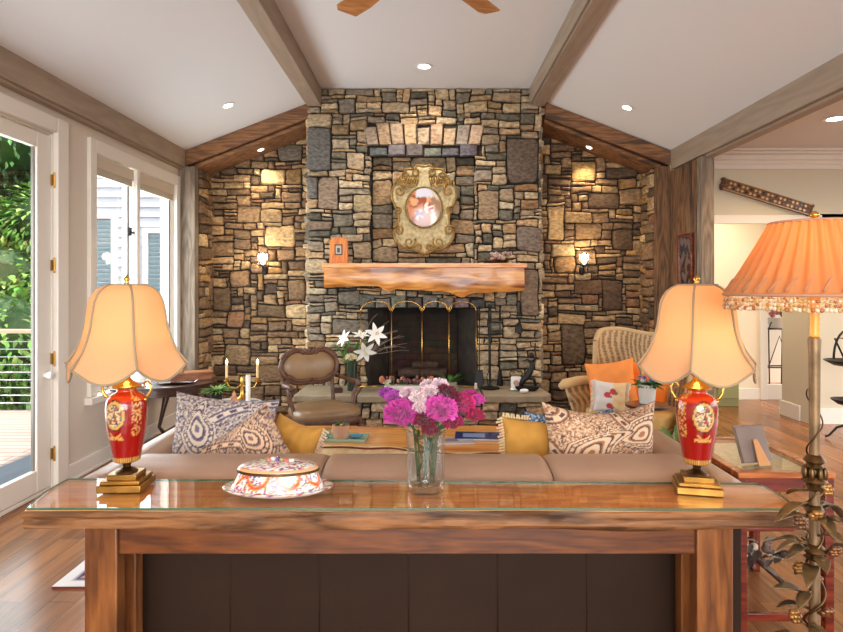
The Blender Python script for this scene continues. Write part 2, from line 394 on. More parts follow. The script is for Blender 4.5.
# sloping timber over each stone recess
for k, s in enumerate((-1, 1)):
    a = 2.69; q = 1.30
    o = [(s*a, 3.015), (s*q, slope_z(q)), (s*q, slope_z(q)-.17), (s*a, 2.85)]
    mb = MB().prism(o if s > 0 else o[::-1], 6.985, 7.62, lambda x, y, z: Vector((x, z, y)))
    o = [(s*2.6, 2.87), (s*q, slope_z(q)-.18), (s*q, slope_z(q)-.225), (s*2.6, 2.825)]
    mb.prism(o if s > 0 else o[::-1], 7.03, 7.60, lambda x, y, z: Vector((x, z, y)))
    struct('trim_%d' % (5+k), mb, m_rusticx, bevel=.008)
struct('trim_7', MB().span((LX, 6.985, 0), (-2.585, 7.10, 2.84)), m_grey, bevel=.006)
struct('trim_8', MB().span((2.545, 6.985, 0), (2.688, 7.10, 2.84)), m_rustic, bevel=.006)
# stub wall on the right with upright boards and a grey post at its end
st = MB().span((2.70, 6.3, 0), (2.82, 7.7, 2.78))
y = 6.31
for k, wd in enumerate((.14, .11, .13, .1, .12, .12)):
    st.span((2.682-.004*(k % 2), y, 0), (2.71, y+wd-.006, 2.78)); y += wd
struct('wall_right', st, m_rustic, bevel=.004)
struct('trim_9', MB().span((2.69, 6.2, 0), (2.82, 6.305, 2.79)), m_grey, bevel=.006)

# the rough stone walls of the two recesses
def fixed_stone(p, x0, z0, Y):
    a, b_ = at(p[0], p[3], Y-.04), at(p[2], p[1], Y-.04); return (a.x-x0, a.z-z0, b_.x-x0, b_.z-z0, S(*p[4]))
NL = [(262,168,286,184,(206,176,128)), (264,226,296,247,(196,164,118)), (278,143,303,160,(110,98,84)), (234,143,252,168,(124,98,70)), (212,288,230,310,(120,96,70)), (224,345,252,366,(150,122,88)), (256,304,285,318,(120,96,68)), (230,270,252,286,(140,108,76)), (258,366,298,382,(128,100,70)), (288,282,304,300,(136,108,78))]
NR = [(572,160,597,180,(196,160,104)), (546,206,565,241,(204,170,122)), (576,222,604,240,(160,128,90)), (590,191,618,210,(92,72,54)), (560,326,585,366,(112,92,70)), (604,280,622,312,(104,78,58)), (575,282,606,294,(128,98,68)), (612,230,634,250,(110,84,60)), (554,258,574,272,(150,116,78))]
CHB = [(307,128,331,170,(112,108,102)), (318,178,338,208,(140,120,100)), (505,137,540,184,(110,94,80)), (477,190,500,218,(150,126,98)), (462,102,488,114,(206,182,140)), (519,228,541,250,(122,106,92)), (352,196,369,214,(176,156,118)), (520,270,540,315,(126,106,86)), (307,176,318,200,(110,106,100)), (330,320,366,334,(128,116,100)), (337,98,358,113,(140,128,112)), (308,218,330,230,(120,100,82)), (340,290,366,304,(120,112,98))]
inn = lambda u, v: True
wb = MB(); bk = MB()
for s, seed in ((-1, 3), (1, 8)):
    x0, x1 = (-2.60, -1.30) if s < 0 else (1.22, 2.56)
    stones(wb, (x0, NB, 0), (1,0,0), (0,0,1), (0,-1,0), x1-x0, 3.4, .0405, lambda u, v, x0=x0: v < slope_z(x0+u)-.14, seed, PAL_NI, .05, 1, [fixed_stone(p, x0, 0, NB) for p in (NL if s < 0 else NR)])
    xr = -2.585 if s < 0 else 2.55
    stones(wb, (xr, 7.10, 0), (0,1,0), (0,0,1), (-s,0,0), .44, 2.84, .052, inn, seed+1, PAL_NI, .03)
    bk.span((x0-.02, NB-.005, 0), (x1+.02, NB+.12, 3.5)); bk.span((xr, 7.10, 0), (xr+s*.1, 7.6, 2.9))
wbk = struct('wall_back', bk, m_mortar); 
o = wb.build('stonework', m_stone, wbk, smooth=50)
wbk['_w'] = tuple(wbk.location); o.location = -Vector(wbk.location)

# ------------------------------------------------------------ fireplace
fp = thing('fireplace', 'tall fieldstone chimney breast and raised stone hearth around a black firebox', 'fireplace', (-.05, 6.7, 0))
CX0, CX1 = -1.344, 1.262; FX0, FX1, FZ0, FZ1 = -.655, .533, .41, 1.27; QX0, QX1, QZ0, QZ1 = -.63, .53, 1.72, 2.97
def chim(u, v):
    x, z = CX0+u, v
    if FX0 < x < FX1 and z < FZ1: return False
    if QX0 < x < QX1 and QZ0 < z < QZ1: return False
    return True
def chpal(z): return PAL_CH
cb = MB()
stones(cb, (CX0, BY, 0), (1,0,0), (0,0,1), (0,-1,0), CX1-CX0, 3.70, .0395, lambda u, v: chim(u, v) and not (QX0-.05 < CX0+u < QX1+.05 and QZ1 < v < QZ1+.33) and not (FX0-.1 < CX0+u < FX1+.1 and FZ1 < v < FZ1+.12), 21, PAL_CH, .04, .8, [fixed_stone(p, CX0, 0, BY) for p in CHB])
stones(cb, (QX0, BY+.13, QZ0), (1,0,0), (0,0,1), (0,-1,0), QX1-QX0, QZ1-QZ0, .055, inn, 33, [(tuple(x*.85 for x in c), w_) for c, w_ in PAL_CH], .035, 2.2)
for s, x in ((-1, CX0), (1, CX1)):
    stones(cb, (x, BY, 0), (0,1,0), (0,0,1), (s,0,0), .52, 3.5, .052, inn, 40+s, PAL_CH, .02)
# two arches of wedge stones: over the picture recess and the firebox lintel
rnd = random.Random(4)
def voussoirs(x0, x1, z0, z1, n, fan, cols, yo=0):
    for k in range(n):
        a, c_ = x0+(x1-x0)*k/n, x0+(x1-x0)*(k+1)/n; m = (x0+x1)/2
        f0 = lambda x, z: m+(x-m)*(1+fan*(z-z0))
        zt = z1+rnd.uniform(-.03, .03); g = .006
        P = [(f0(a, z0)+g, z0), (f0(c_, z0)-g, z0+rnd.uniform(0, .01)), (f0(c_, zt)-g, zt), (f0(a, zt)+g, zt-rnd.uniform(0, .01))]
        col = tuple(x*rnd.uniform(.85, 1.1) for x in rnd.choice(cols)); d = rnd.uniform(.03, .06)+yo; ctr = (sum(p[0] for p in P)/4, sum(p[1] for p in P)/4)
        q = [(lerp(ctr[0], p[0], .86), lerp(ctr[1], p[1], .92)) for p in P]
        vs = [Vector((p[0], BY+.03, p[1])) for p in P]+[Vector((p[0], BY-d*.6, p[1])) for p in P]+[Vector((p[0], BY-d, p[1])) for p in q]
        cb.add(vs, [(0,1,5,4),(1,2,6,5),(2,3,7,6),(3,0,4,7),(4,5,9,8),(5,6,10,9),(6,7,11,10),(7,4,8,11),(8,9,10,11)], col)
voussoirs(QX0-.05, QX1+.05, QZ1+.10, QZ1+.32, 9, .35, [S(176,156,124), S(150,132,106), S(160,134,104), S(140,126,106)])
voussoirs(QX0-.02, QX1+.02, QZ1-.02, QZ1+.09, 6, 0, [S(92,88,84), S(110,104,98)])
voussoirs(FX0-.1, FX1+.1, FZ1, FZ1+.12, 8, .1, [S(96,92,86), S(120,110,98), S(80,76,72)])
cb.build('chimney_breast', m_stone, fp, smooth=50, world=True)
bk = MB()
bk.span((CX0+.02, BY+.01, 0), (FX0, BY+.45, 3.7)).span((FX1, BY+.01, 0), (CX1-.02, BY+.45, 3.7))
bk.span((FX0, BY+.01, FZ1), (FX1, BY+.45, QZ0)).span((FX0, BY+.01, QZ1), (FX1, BY+.45, 3.7)).span((FX0, BY+.14, QZ0), (FX1, BY+.45, QZ1))
bk.build('mortar_core', m_mortar, fp, world=True)
m_fire = M('dark_firebrick', attr='Col', rough=.9, var=.4, scale=9, bump=.3)
fb = MB(); fr = random.Random(9)
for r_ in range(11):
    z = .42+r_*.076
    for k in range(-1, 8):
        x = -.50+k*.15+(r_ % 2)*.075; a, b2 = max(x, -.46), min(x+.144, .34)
        if b2 > a+.01: fb.span((a, 7.40, z), (b2, 7.44, z+.07), tuple(v*fr.uniform(.6, 1.1)*max(.25, 1-r_*.075) for v in S(70,52,38)))  # each brick course darker than the one below
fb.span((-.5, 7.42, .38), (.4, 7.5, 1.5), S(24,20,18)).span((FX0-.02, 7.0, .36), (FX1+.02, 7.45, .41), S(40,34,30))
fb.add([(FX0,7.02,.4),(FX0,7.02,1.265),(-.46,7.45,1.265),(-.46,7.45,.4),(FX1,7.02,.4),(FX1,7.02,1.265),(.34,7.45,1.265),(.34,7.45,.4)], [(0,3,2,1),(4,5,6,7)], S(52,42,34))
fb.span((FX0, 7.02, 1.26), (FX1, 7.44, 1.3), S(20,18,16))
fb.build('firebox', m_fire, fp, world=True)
hb = MB(); HY = 6.42
stones(hb, (-1.30, HY, 0), (1,0,0), (0,0,1), (0,-1,0), 2.46, .33, .045, inn, 61, PAL_CH, .05, .7)
stones(hb, (1.16, HY, 0), (0,1,0), (0,0,1), (1,0,0), .58, .33, .045, inn, 62, PAL_CH, .03, .7)
stones(hb, (-1.30, HY, 0), (0,1,0), (0,0,1), (-1,0,0), .58, .33, .045, inn, 63, PAL_CH, .03, .7)
hb.span((-1.29, HY+.01, 0), (1.15, 6.99, .33), S(50,44,38))
hbo = hb.build('hearth_base', m_stone, fp, smooth=50, world=True)
m_slab = M('hearth_flagstone', S(176,160,132), .85, var=.3, scale=6, bump=.9, bscale=26, base2=S(140,122,98))
xs = [-1.36, -.72, -.02, .56, 1.2]; rnd = random.Random(12)
for k in range(4):
    pts = []
    a, b2 = xs[k]+.006, xs[k+1]-.006; y0 = HY-.09
    n = 9
    for i in range(n+1): pts.append((lerp(a, b2, i/n), y0+rnd.uniform(-.022, .022)))
    if k == 3: pts += [(b2+.06, y0+.1), (b2+.05, y0+.3), (b2+.03, y0+.5)]
    pts += [(b2, 6.99), (a, 6.99)]
    mb = MB().prism(pts, .335, .41+rnd.uniform(-.004, .004))
    mb.build('hearth_slab', m_slab, fp, world=True, bevel=.012)

# ------------------------------------------------------------ door, window on the left wall
d1 = tag(MB().span((LX-.005, 2.73, 0), (LX+.035, 2.85, 2.75)).span((LX-.005, 4.66, 0), (LX+.035, 4.80, 2.75)).span((LX-.005, 2.85, 2.64), (LX+.034, 4.66, 2.75)).span((LX-.16, 4.655, 0), (LX-.01, 4.67, 2.64)).span((LX-.16, 2.86, 2.62), (LX-.011, 4.654, 2.635)).span((LX-.16, 2.86, 0), (LX-.012, 4.654, .03)).build('door_1', m_trim, bevel=.006), kind='structure')
d1['_w'] = tuple(d1.location)
m_gask = M('grey_gasket', S(120,112,104), .7)
for y0, y1 in ((3.76, 4.645), (2.87, 3.745)):
    f = MB(); xa, xb = LX-.06, LX-.012
    f.span((xa, y0, .035), (xb, y0+.13, 2.61)).span((xa, y1-.16, .035), (xb, y1, 2.61)).span((xa+.001, y0+.13, .035), (xb-.001, y1-.16, .19)).span((xa+.001, y0+.13, 2.50), (xb-.001, y1-.16, 2.61))
    lf = f.build('door_leaf', m_trim, d1, world=True, bevel=.005)
    g = MB().span((xa+.01, y0+.13, .19), (xa+.03, y0+.142, 2.5)).span((xa+.01, y1-.172, .19), (xa+.03, y1-.16, 2.5))
    g.build('glazing_bead', m_gask, lf, world=True)
    MB().span((xa+.02, y0+.13, .19), (xa+.026, y1-.16, 2.5)).build('door_pane', m_winglass, lf, world=True)
for z in (2.29, 1.66, .97, .27):
    h = MB().tube([(LX+.010, 4.654, z-.045), (LX+.010, 4.654, z+.045)], .0065).span((LX-.012, 4.642, z-.04), (LX+.003, 4.652, z+.04))
    for k in (-1, 1): h.ball((LX+.010, 4.654, z+k*.05), .007, seg=8, rings=6)
    h.build('door_hinge', m_brass, d1, world=True, smooth=40)
MB().lathe([(0,0),(.02,.0),(.022,.02),(.03,.035),(.026,.055),(0,.06)], 16, (LX-.01, 4.57, .86), rot=Euler((0, pi/2, 0)).to_matrix()).build('door_knob', m_white, d1, world=True, smooth=40)
w1 = MB()
for a in ((5.12, .602, 5.22, 2.72), (6.88, .602, 6.975, 2.72), (5.22, 2.61, 6.88, 2.72), (5.94, .602, 6.0, 2.61)): w1.span((LX-.005, a[0], a[1]), (LX+.03, a[2], a[3]))
w1.span((LX-.01, 5.08, .545), (LX+.06, 6.985, .60)).span((LX-.16, 5.2, .585), (LX-.012, 6.9, .604)).span((LX-.16, 5.2, 2.625), (LX-.006, 6.9, 2.64))
w1 = tag(w1.build('window_1', m_trim, bevel=.005), kind='structure'); w1['_w'] = tuple(w1.location)
for y0, y1 in ((5.22, 5.94), (6.0, 6.88)):
    xa, xb = LX-.09, LX-.04
    s_ = MB().span((xa, y0, .61), (xb, y0+.035, 2.60)).span((xa, y1-.05, .61), (xb, y1, 2.60)).span((xa+.001, y0+.035, .61), (xb-.001, y1-.05, .67)).span((xa+.001, y0+.035, 2.5), (xb-.001, y1-.05, 2.60)).build('window_sash', m_trim, w1, world=True, bevel=.004)
    MB().span((xa+.02, y0+.03, .66), (xa+.025, y1-.04, 2.51)).build('window_pane', m_winglass, s_, world=True)
    MB().span((xa+.052, y1-.062, .67), (xa+.062, y1-.05, 2.5)).build('sash_dark_strip', M('sash_dark_strip', S(60,58,60), .7), s_, world=True)  # thin dark strip along one edge of each sash
    bl = MB().span((LX-.035, y0+.01, 2.50), (LX+.0, y1-.01, 2.60))
    for k in range(7): bl.span((LX-.032, y0+.015, 2.44+k*.009), (LX-.006, y1-.015, 2.445+k*.009))
    bl.build('window_blind', M('blind_beige', S(206,192,172), .7), w1, world=True)
lt = MB().span((LX-.04, 5.885, 1.98), (LX-.015, 5.93, 2.06)).span((LX-.02, 5.90, 2.0), (LX+.005, 5.97, 2.02)); lt.build('sash_latch', m_iron, w1, world=True, bevel=.003)
struct('baseboard_left', MB().span((LX, 4.81, 0), (LX+.02, 6.98, .13)).span((LX, 4.81, 0), (LX+.028, 6.98, .02)), m_trim, bevel=.004)

# ------------------------------------------------------------ hall beyond the opening on the right
hw = MB(); HWY = 6.9
hw.span((2.82, HWY, 2.26), (6.2, HWY+.14, 3.0)).span((4.17, HWY, 0), (6.2, HWY+.14, 2.3)).span((4.17, HWY+.141, 0), (4.45, 7.42, 2.3))
struct('wall_hall', hw, m_hallwall)
tr = MB().span((2.825, HWY-.03, 2.19), (4.30, HWY-.001, 2.285)).span((2.825, HWY, 2.24), (4.17, HWY+.16, 2.259)).span((4.17, HWY-.025, 0), (4.28, HWY-.001, 2.19))
for k, (dz, dy) in enumerate(((.0, .13), (.03, .10), (.06, .07), (.10, .035), (.15, .015))):
    tr.span((2.825, HWY-dy, 3.0-.03-dz-(.03 if dz > .05 else 0)), (6.2, HWY-.001, 2.999-dz))
struct('trim_10', tr, m_trim, bevel=.004)
struct('baseboard_hall', MB().span((4.28, HWY-.02, 0), (6.2, HWY, .17)).span((4.15, HWY+.15, 0), (4.17, 7.42, .17)).span((4.15, 7.42, 0), (4.45, 7.44, .17)), m_trim, bevel=.004)
# back room through the opening
fw = MB(); BRY = 8.4
fw.span((2.82, BRY, 0), (4.50, BRY+.1, 3)).span((4.50, BRY, 2.1), (5.0, BRY+.1, 3)).span((5.0, BRY, 0), (6.2, BRY+.1, 3)).span((2.82, 9.9, 0), (6.2, 10, 3))
struct('wall_far', fw, M('far_room_paint', S(236,222,200), .8))
df = MB().span((4.42, BRY-.02, 0), (4.52, BRY-.001, 2.08)).span((5.0, BRY-.02, 0), (5.1, BRY-.001, 2.08)).span((4.42, BRY-.022, 2.08), (5.1, BRY-.001, 2.2)).span((3.0, BRY-.015, 0), (4.42, BRY-.001, .15))
df.span((4.52, BRY-.01, 0), (5.0, BRY+.04, .20))
d2 = tag(df.build('door_2', m_trim, bevel=.004), kind='structure'); d2['_w'] = tuple(d2.location)
MB().span((4.52, BRY+.01, .20), (5.0, BRY+.016, 2.08)).build('door_pane', m_winglass, d2, world=True)
# ------------------------------------------------------------ helpers for furnishings
def slot2(o, mat, test):
    o.data.materials.append(mat)
    for p in o.data.polygons:
        if test(p): p.material_index = 1
def teardrop(u, v, cx, cy, a, s):
    x, y = u-cx, v-cy; x, y = (x*cos(a)+y*sin(a))/s, (-x*sin(a)+y*cos(a))/s
    x -= .45*y*y*(1 if y > 0 else -.2)
    return hypot(x*(1.45+max(0, y)*1.6), y*.85)
def paisley(pal, drops, seed=0, bands=()):
    """pal: ground, accent, line, light"""
    g, ac, ln, lt = pal
    def f(u, v):
        for cx, cy, a, s in drops:
            d = teardrop(u, v, cx, cy, a, s)
            if d < 1:
                th = atan2(v-cy, u-cx); k = d*7
                if d > .93: return ln
                if d > .78: return lt if int(th*9) % 3 else ac
                if d > .70: return ln
                if d > .52: return lt
                if d > .44: return ac
                if d > .36: return ln
                return lt if d > .16 else ac
            if d < 1.12: return lt
            if d < 1.17: return ln
        for (bx, by, br, bw) in bands:
            q = abs(hypot(u-bx, v-by)-br)/bw
            if q < 1:
                t = atan2(v-by, u-bx)*br*46
                if q > .8: return ln
                if q < .32 and sin(t) > 0: return ln
                return lt if q < .55 else ac
        n1 = noise.noise(Vector((u*22+seed, v*22, 2))); n2 = noise.noise(Vector((u*44+seed, v*44, 8)))
        if abs(n1) < .06: return ln
        if n2 > .2: return ac
        if n2 < -.2: return lt
        return g
    return f
def pillow_mb(w, h, t, paint, n=64, back=None, pinch=.09):
    mb = MB()
    def P(sgn):
        def fn(a, b):
            x, y = a*2-1, b*2-1
            ex = 1-pinch*(1-y*y)*x*x; ey = 1-(pinch*1.2*(1-x*x)+(pinch-.09)*2.5*max(0, 1-x*x)*(y > 0))*y*y
            th = t/2*max(0, (1-x**4)*(1-y**4))**.55
            wr = noise.noise(Vector((x*2.3+w*9, y*2.3, sgn)))*.012*min(1, th/.03)
            return Vector((x*w/2*ex, sgn*(th+wr), y*h/2*ey))
        return fn
    mb.grid(P(-1), n, n, colf=paint)
    k = len(mb.f); mb.grid(P(1), n//2, n//2, colf=back or paint)
    for i in range(k, len(mb.f)): mb.f[i].reverse()
    return mb
def place(o, loc, rot): o.location = loc; o.rotation_euler = rot
def blossom(mb, c, r, col1, col2, n, seed, flat=.8, hemi=-.35):
    rnd = random.Random(seed); c = Vector(c)
    for i in range(n):
        z = lerp(1, hemi, (i+.5)/n); a = i*2.39996+rnd.uniform(-.2, .2); rr = sqrt(max(0, 1-z*z)); d = Vector((rr*cos(a), rr*sin(a), z*flat))
        k = rnd.random(); col = tuple(lerp(col1[q], col2[q], k) for q in range(3)); side = d.cross(Vector((rnd.uniform(-1,1), rnd.uniform(-1,1), rnd.uniform(-1,1)))).normalized(); up = d.cross(side).normalized()
        s = r*rnd.uniform(.24, .4); tip = c+d*r*rnd.uniform(.88, 1.06); root = c+d*r*.35
        w = [tip+side*s+d*r*rnd.uniform(-.12,.12), tip+side*s*.5+up*s*.3+d*r*rnd.uniform(0,.14), tip+d*r*rnd.uniform(-.1,.06)+up*s*.1, tip-side*s*.5+up*s*.3+d*r*rnd.uniform(0,.14), tip-side*s+d*r*rnd.uniform(-.12,.12)]
        mb.add([root+side*s*.3, root-side*s*.3]+w, [(0,2,3,4), (0,4,1), (1,4,5,6)], col)
    mb.ball(c, r*.7, seg=10, rings=6, col=tuple(x*.6 for x in col1))
m_petal = M('petals', attr='Col', rough=.7, sheen=.2)

# ------------------------------------------------------------ live-edge console table with its glass
ct = thing('console_table', 'long live-edge wooden console table with four square legs behind the leather sofa', 'table', (-.06, 2.25, 0))
def slab_outline(ins=0, wav=.012, n=46):
    cor = [(-1.345, 2.09), (1.235, 2.085), (1.245, 2.375), (-1.39, 2.43)]; P = []
    for k in range(4):
        a, b_ = cor[k], cor[(k+1) % 4]; m_ = n if k % 2 == 0 else 12
        for i in range(m_):
            t = i/m_; x, y = lerp(a[0], b_[0], t), lerp(a[1], b_[1], t)
            w_ = noise.noise(Vector((x*2.3, y*4, 5)))*wav*min(1, 6*t, 6*(1-t))
            if k % 2 == 0: y += w_*(1 if k == 0 else -1)
            else: x += (-1 if k == 3 else 1)*.018*sin(pi*t)
            P.append((x+(ins if x < 0 else -ins), y+(ins if y < 2.25 else -ins)))
    return P
mb = MB(); levels = [(.690, .02), (.694, .004), (.71, -.004), (.727, .003), (.74, -.003), (.750, .0), (.755, .004)]
out0 = slab_outline(n=110); nn = len(out0); vs = []
for z, ins in levels:
    for x, y in out0:
        nz_ = noise.noise(Vector((x*3, z*46, y*3)))*.009+noise.noise(Vector((x*14, z*90, y*9)))*.005
        if z > .75 or z < .692: nz_ = 0
        dx = (-1 if x > 1.15 else 1 if x < -1.3 else 0); dy = 1 if y < 2.25 else -1
        vs.append((x+dx*(ins+nz_), y+dy*(ins+nz_)*.9, z+(noise.noise(Vector((x*2.2, 7, y)))*.010 if z < .70 else 0)))
fs = [(l*nn+i, l*nn+(i+1) % nn, (l+1)*nn+(i+1) % nn, (l+1)*nn+i) for l in range(len(levels)-1) for i in range(nn)]
fs += [tuple((len(levels)-1)*nn+i for i in range(nn)), tuple(range(nn-1, -1, -1))]
mb.add(vs, fs); o = mb.build('tabletop', m_tabedge, ct, world=True, smooth=50); slot2(o, m_tabtop, lambda p: p.normal.z > .8 and len(p.vertices) > 20)
for x0, x1 in ((-1.165, -1.055), (.912, 1.035)):
    for y0 in (2.135, 2.30): MB().box(((x0+x1)/2, y0+.03, .345), (x1-x0-(0 if y0 < 2.2 else .025), .06, .69)).build('leg', m_tableg, ct, world=True, bevel=.004)
MB().span((-1.055, 2.15, .588), (.912, 2.172, .69)).span((-1.06, 2.325, .60), (.92, 2.345, .69)).build('apron', m_tableap, ct, world=True, bevel=.003)
m_gedge = M('green_glass_edge', S(64,110,88), .1, coat=.5)
P = slab_outline(.008, .004); mb = MB().prism(P, .7565, .7645); gt = mb.build('glass_tabletop', glass('tabletop_glass', (.98,.99,.985), .95, 0), smooth=None)
tag(gt, 'clear glass sheet with a green edge lying over the whole wooden console tabletop', 'glass')
slot2(gt, m_gedge, lambda p: abs(p.normal.z) < .5)
TZ = .7648

# ------------------------------------------------------------ two red urn lamps
def vase_col(front):
    red, dk, gold, cream = S(148,10,10), S(120,8,12), S(206,160,84), S(226,206,160)
    def f(q, i, z):
        a = (q-front+pi) % (2*pi)-pi; t = (z-.10)/.25
        x, y = a*.068, z-.275
        e = hypot(x/.037, y/.051)
        if e < .78:
            n = noise.noise(Vector((x*90, y*90, 3)))
            return S(176,60,66) if n > .25 else S(92,104,70) if n > .02 else S(222,196,150) if n > -.25 else S(70,60,84)
        if e < 1: return gold
        if e < 1.12: return S(90,30,20)
        if t < .07: return gold if int(q*14) % 2 else S(130,90,40)
        if abs(z-.19) < .007 and abs(a) < .5 and noise.noise(Vector((q*14, z*120, 1))) > -.2: return gold
        if abs(z-.205+.01*cos(a*6)) < .004 and abs(a) < .35: return gold
        b2 = abs(abs(a)-1.15)
        if b2 < .26 and z > .2 and noise.noise(Vector((q*22, z*130, 6))) > .05: return gold
        if z > .325: return tuple(lerp(red[k], S(200,54,16)[k], .8) for k in range(3))  # orange lamp glow painted into the urn's shoulder and neck
        return red
    return f
def scallop_shade(mb, nrib, rot, braid, prof, H0, rotdip=.018):
    def rad(t, q):
        ph = ((q-rot)*nrib/(2*pi)) % 1; cc = abs(2*ph-1)           # 1 at ribs, 0 mid-panel
        return interp(prof, t)*(1-.075*(1-cc**2)*min(1, t*1.4))+.012*max(0, t-.8)/.2*cc**6
    def P(t, q):
        ph = ((q-rot)*nrib/(2*pi)) % 1; cc = abs(2*ph-1); z = H0[1]-(H0[1]-H0[0])*t-(1-cc**2)*rotdip*1.5*max(0, (t-.6)/.4)**2+.03*max(0, t-.9)*10*cc**8*.1
        r = rad(t, q); return Vector((r*cos(q), r*sin(q), z))
    mb.grid(lambda a, b: P(b, a*2*pi), 96, 30, cu=True)
    ribs = []
    for k in range(nrib):
        q = rot+2*pi*k/nrib
        br = MB().tube([P(t/24, q)*1.0+Vector((cos(q), sin(q), 0))*.002 for t in range(25)], .0042, 6); ribs.append(br)
    rim = (MB().tube([P(1, 2*pi*k/144) for k in range(144)], .0042, 6, closed=True), MB().tube([P(0, 2*pi*k/60) for k in range(60)], .0045, 6, closed=True))
    return ribs, rim
def table_lamp(label, loc, rz, front, shade_rot):
    t = thing('table_lamp', label, 'lamp', loc, rz, 'matching urn lamps on the console table')
    b = MB().box((0,0,.013), (.155,.145,.026)).box((0,0,.033), (.14,.13,.014)).box((0,0,.048), (.104,.096,.02)); b.build('base', m_brass, t, bevel=.003)
    MB().lathe([(.040,.058),(.036,.064),(.022,.070),(.013,.078),(.016,.086),(.012,.09),(.022,.097),(.03,.1)], 20).build('stem', m_bronze, t, smooth=60)
    prof = [(.042,.098),(.047,.101),(.048,.112),(.050,.125),(.0545,.15),(.060,.18),(.0655,.21),(.0695,.24),(.0715,.27),(.0715,.295),(.0695,.315),(.0635,.332),(.053,.343),(.040,.349),(.034,.352),(.033,.362),(.036,.366)]
    pp = [(interp([(z, r) for r, z in prof], .098+(.366-.098)*k/60), .098+(.366-.098)*k/60) for k in range(61)]
    u = MB().lathe(pp, 96, col=vase_col(front)); u.build('urn', m_porc, t, smooth=60)
    MB().lathe([(.038,.366),(.05,.368),(.051,.373),(.036,.382),(.022,.39),(.014,.40),(.01,.42)], 28).build('gilt_collar', m_gold, t, smooth=50)
    for s in (-1, 1):
        h = MB(); pts = [(s*.060,0,.325),(s*.076,0,.335),(s*.086,0,.352),(s*.088,0,.372),(s*.078,0,.388),(s*.066,0,.385),(s*.062,0,.374),(s*.07,0,.368)]
        h.tube(pts, [.006,.006,.0055,.005,.005,.0045,.004,.003], 8); h.ball((s*.066,0,.322), .009, seg=8, rings=6); h.build('handle', m_gold, t, smooth=180)
    hp = MB().tube([(0,0,.42),(0,0,.50)], .007, 8).tube([(.02*sin(k/12*2*pi)*2.2, 0, .56+.16*-cos(k/12*2*pi)) for k in range(13)], .002, 6)
    hp.tube([(0,0,.715),(0,0,.748)], .004, 6); hp.tube([(0,-.065,.74),(0,.065,.74)], .0018, 5).tube([(-.065,0,.74),(.065,0,.74)], .0018, 5)
    hp.build('harp', m_brass, t, smooth=180)
    MB().ball((0,0,.545), (.028,.028,.036), seg=14, rings=10).build('bulb', m_bulb, t, smooth=180)
    MB().lathe([(.004,.742),(.011,.748),(.006,.754),(.012,.762),(.009,.771),(.003,.776),(0,.782)], 14).build('finial', m_gold, t, smooth=180)
    s = MB(); ribs, rim = scallop_shade(s, 6, shade_rot, None, [(0,.068),(.02,.084),(.06,.102),(.12,.117),(.22,.130),(.36,.137),(.52,.144),(.68,.158),(.84,.180),(1,.205)], (.452,.742), .033)
    so = s.build('shade', m_shade, t, smooth=180)
    for rb in ribs: rb.build('rib', m_trimcl, so, smooth=180)
    for rm_ in rim: rm_.build('rim_braid', m_trimcl, so, smooth=180)
    light('POINT', 'lamp_light', (loc[0], loc[1], loc[2]+.55), 2.8, (1,.64,.31), .035)
    return t
table_lamp('left of the two red urn lamps, its glowing shade in front of the window', (-1.107, 2.315, TZ), R(3), R(-104), R(-59))
table_lamp('right of the two red urn lamps, its base before the sofa arm near the hall', (.975, 2.285, TZ), R(-14), R(-78), R(-104))

# ------------------------------------------------------------ painted porcelain box
def flor(seed, sc=1):
    cols = [S(206,72,120), S(222,96,44), S(92,84,176), S(206,164,52), S(94,136,88), S(150,60,130)]
    def f(x, y):
        n = noise.noise(Vector((x*sc+seed, y*sc, seed))); m_ = noise.noise(Vector((x*sc*.6, y*sc*.6+seed, 4)))
        if abs(n) < .06: return cols[int((m_+1)*6) % 6]
        if n > .24: return cols[int((m_+1)*11+2) % 6]
        return S(240,234,224)
    return f
pb = thing('porcelain_box', 'oval floral painted porcelain box with lid and dish on the glass tabletop', 'box', (-.535, 2.25, TZ))
fl = flor(3, 42)
MB().lathe([(.10,0),(.105,.003),(.15,.008),(.185,.018),(.196,.026),(.192,.029),(.17,.024),(.12,.02),(.02,.02)], 72, sx=1, sy=.60, col=lambda q, i, z: fl(q*.5, i*.012) if 4 <= i <= 7 else S(238,234,226)).build('dish', m_porc, pb, smooth=60)
def boxcol(q, i, z):
    a = ((q-pi/2)*8/(2*pi)) % 1; t = (z-.02)/.07
    arc = abs(hypot((a-.5)*1.6, (t-1.0)*.9)-.62)
    if arc < .10: return S(216,84,60) if arc < .05 else S(236,160,70)
    if t < .16: return fl(q*1.2, z*4)
    return fl(q*.55+3, z*1.1) if abs(a-.5) > .12 else (S(120,104,150) if noise.noise(Vector((q*30, z*160, 1))) > .15 else S(240,236,230))
pr = [(.168,.02),(.165,.028),(.158,.04),(.150,.055),(.144,.07),(.141,.082)]
pp = [(interp([(z, r) for r, z in pr], .02+.062*k/24), .02+.062*k/24) for k in range(25)]
MB().lathe(pp, 128, sx=1, sy=.58, col=boxcol).build('body', m_porc, pb, smooth=60)
MB().lathe([(.140,.080),(.147,.082),(.147,.089),(.140,.091)], 64, sx=1, sy=.58).build('rim', m_bronze, pb, smooth=40)
pr = [(.144,.091),(.143,.095),(.134,.101),(.118,.106),(.095,.110),(.07,.113),(.04,.115),(0,.116)]
pr = [(.1445*(1-(k/24)**1.6), .091+.025*(1-(1-k/24)**2.2)) for k in range(25)]
MB().lathe(pr, 96, sx=1, sy=.58, col=lambda q, i, z: S(228,176,128) if i < 5 else fl(cos(q)*pr[i][0]*1.6+4, sin(q)*pr[i][0]*1.3) ).build('lid', m_porc, pb, smooth=60)
kb = MB(); 
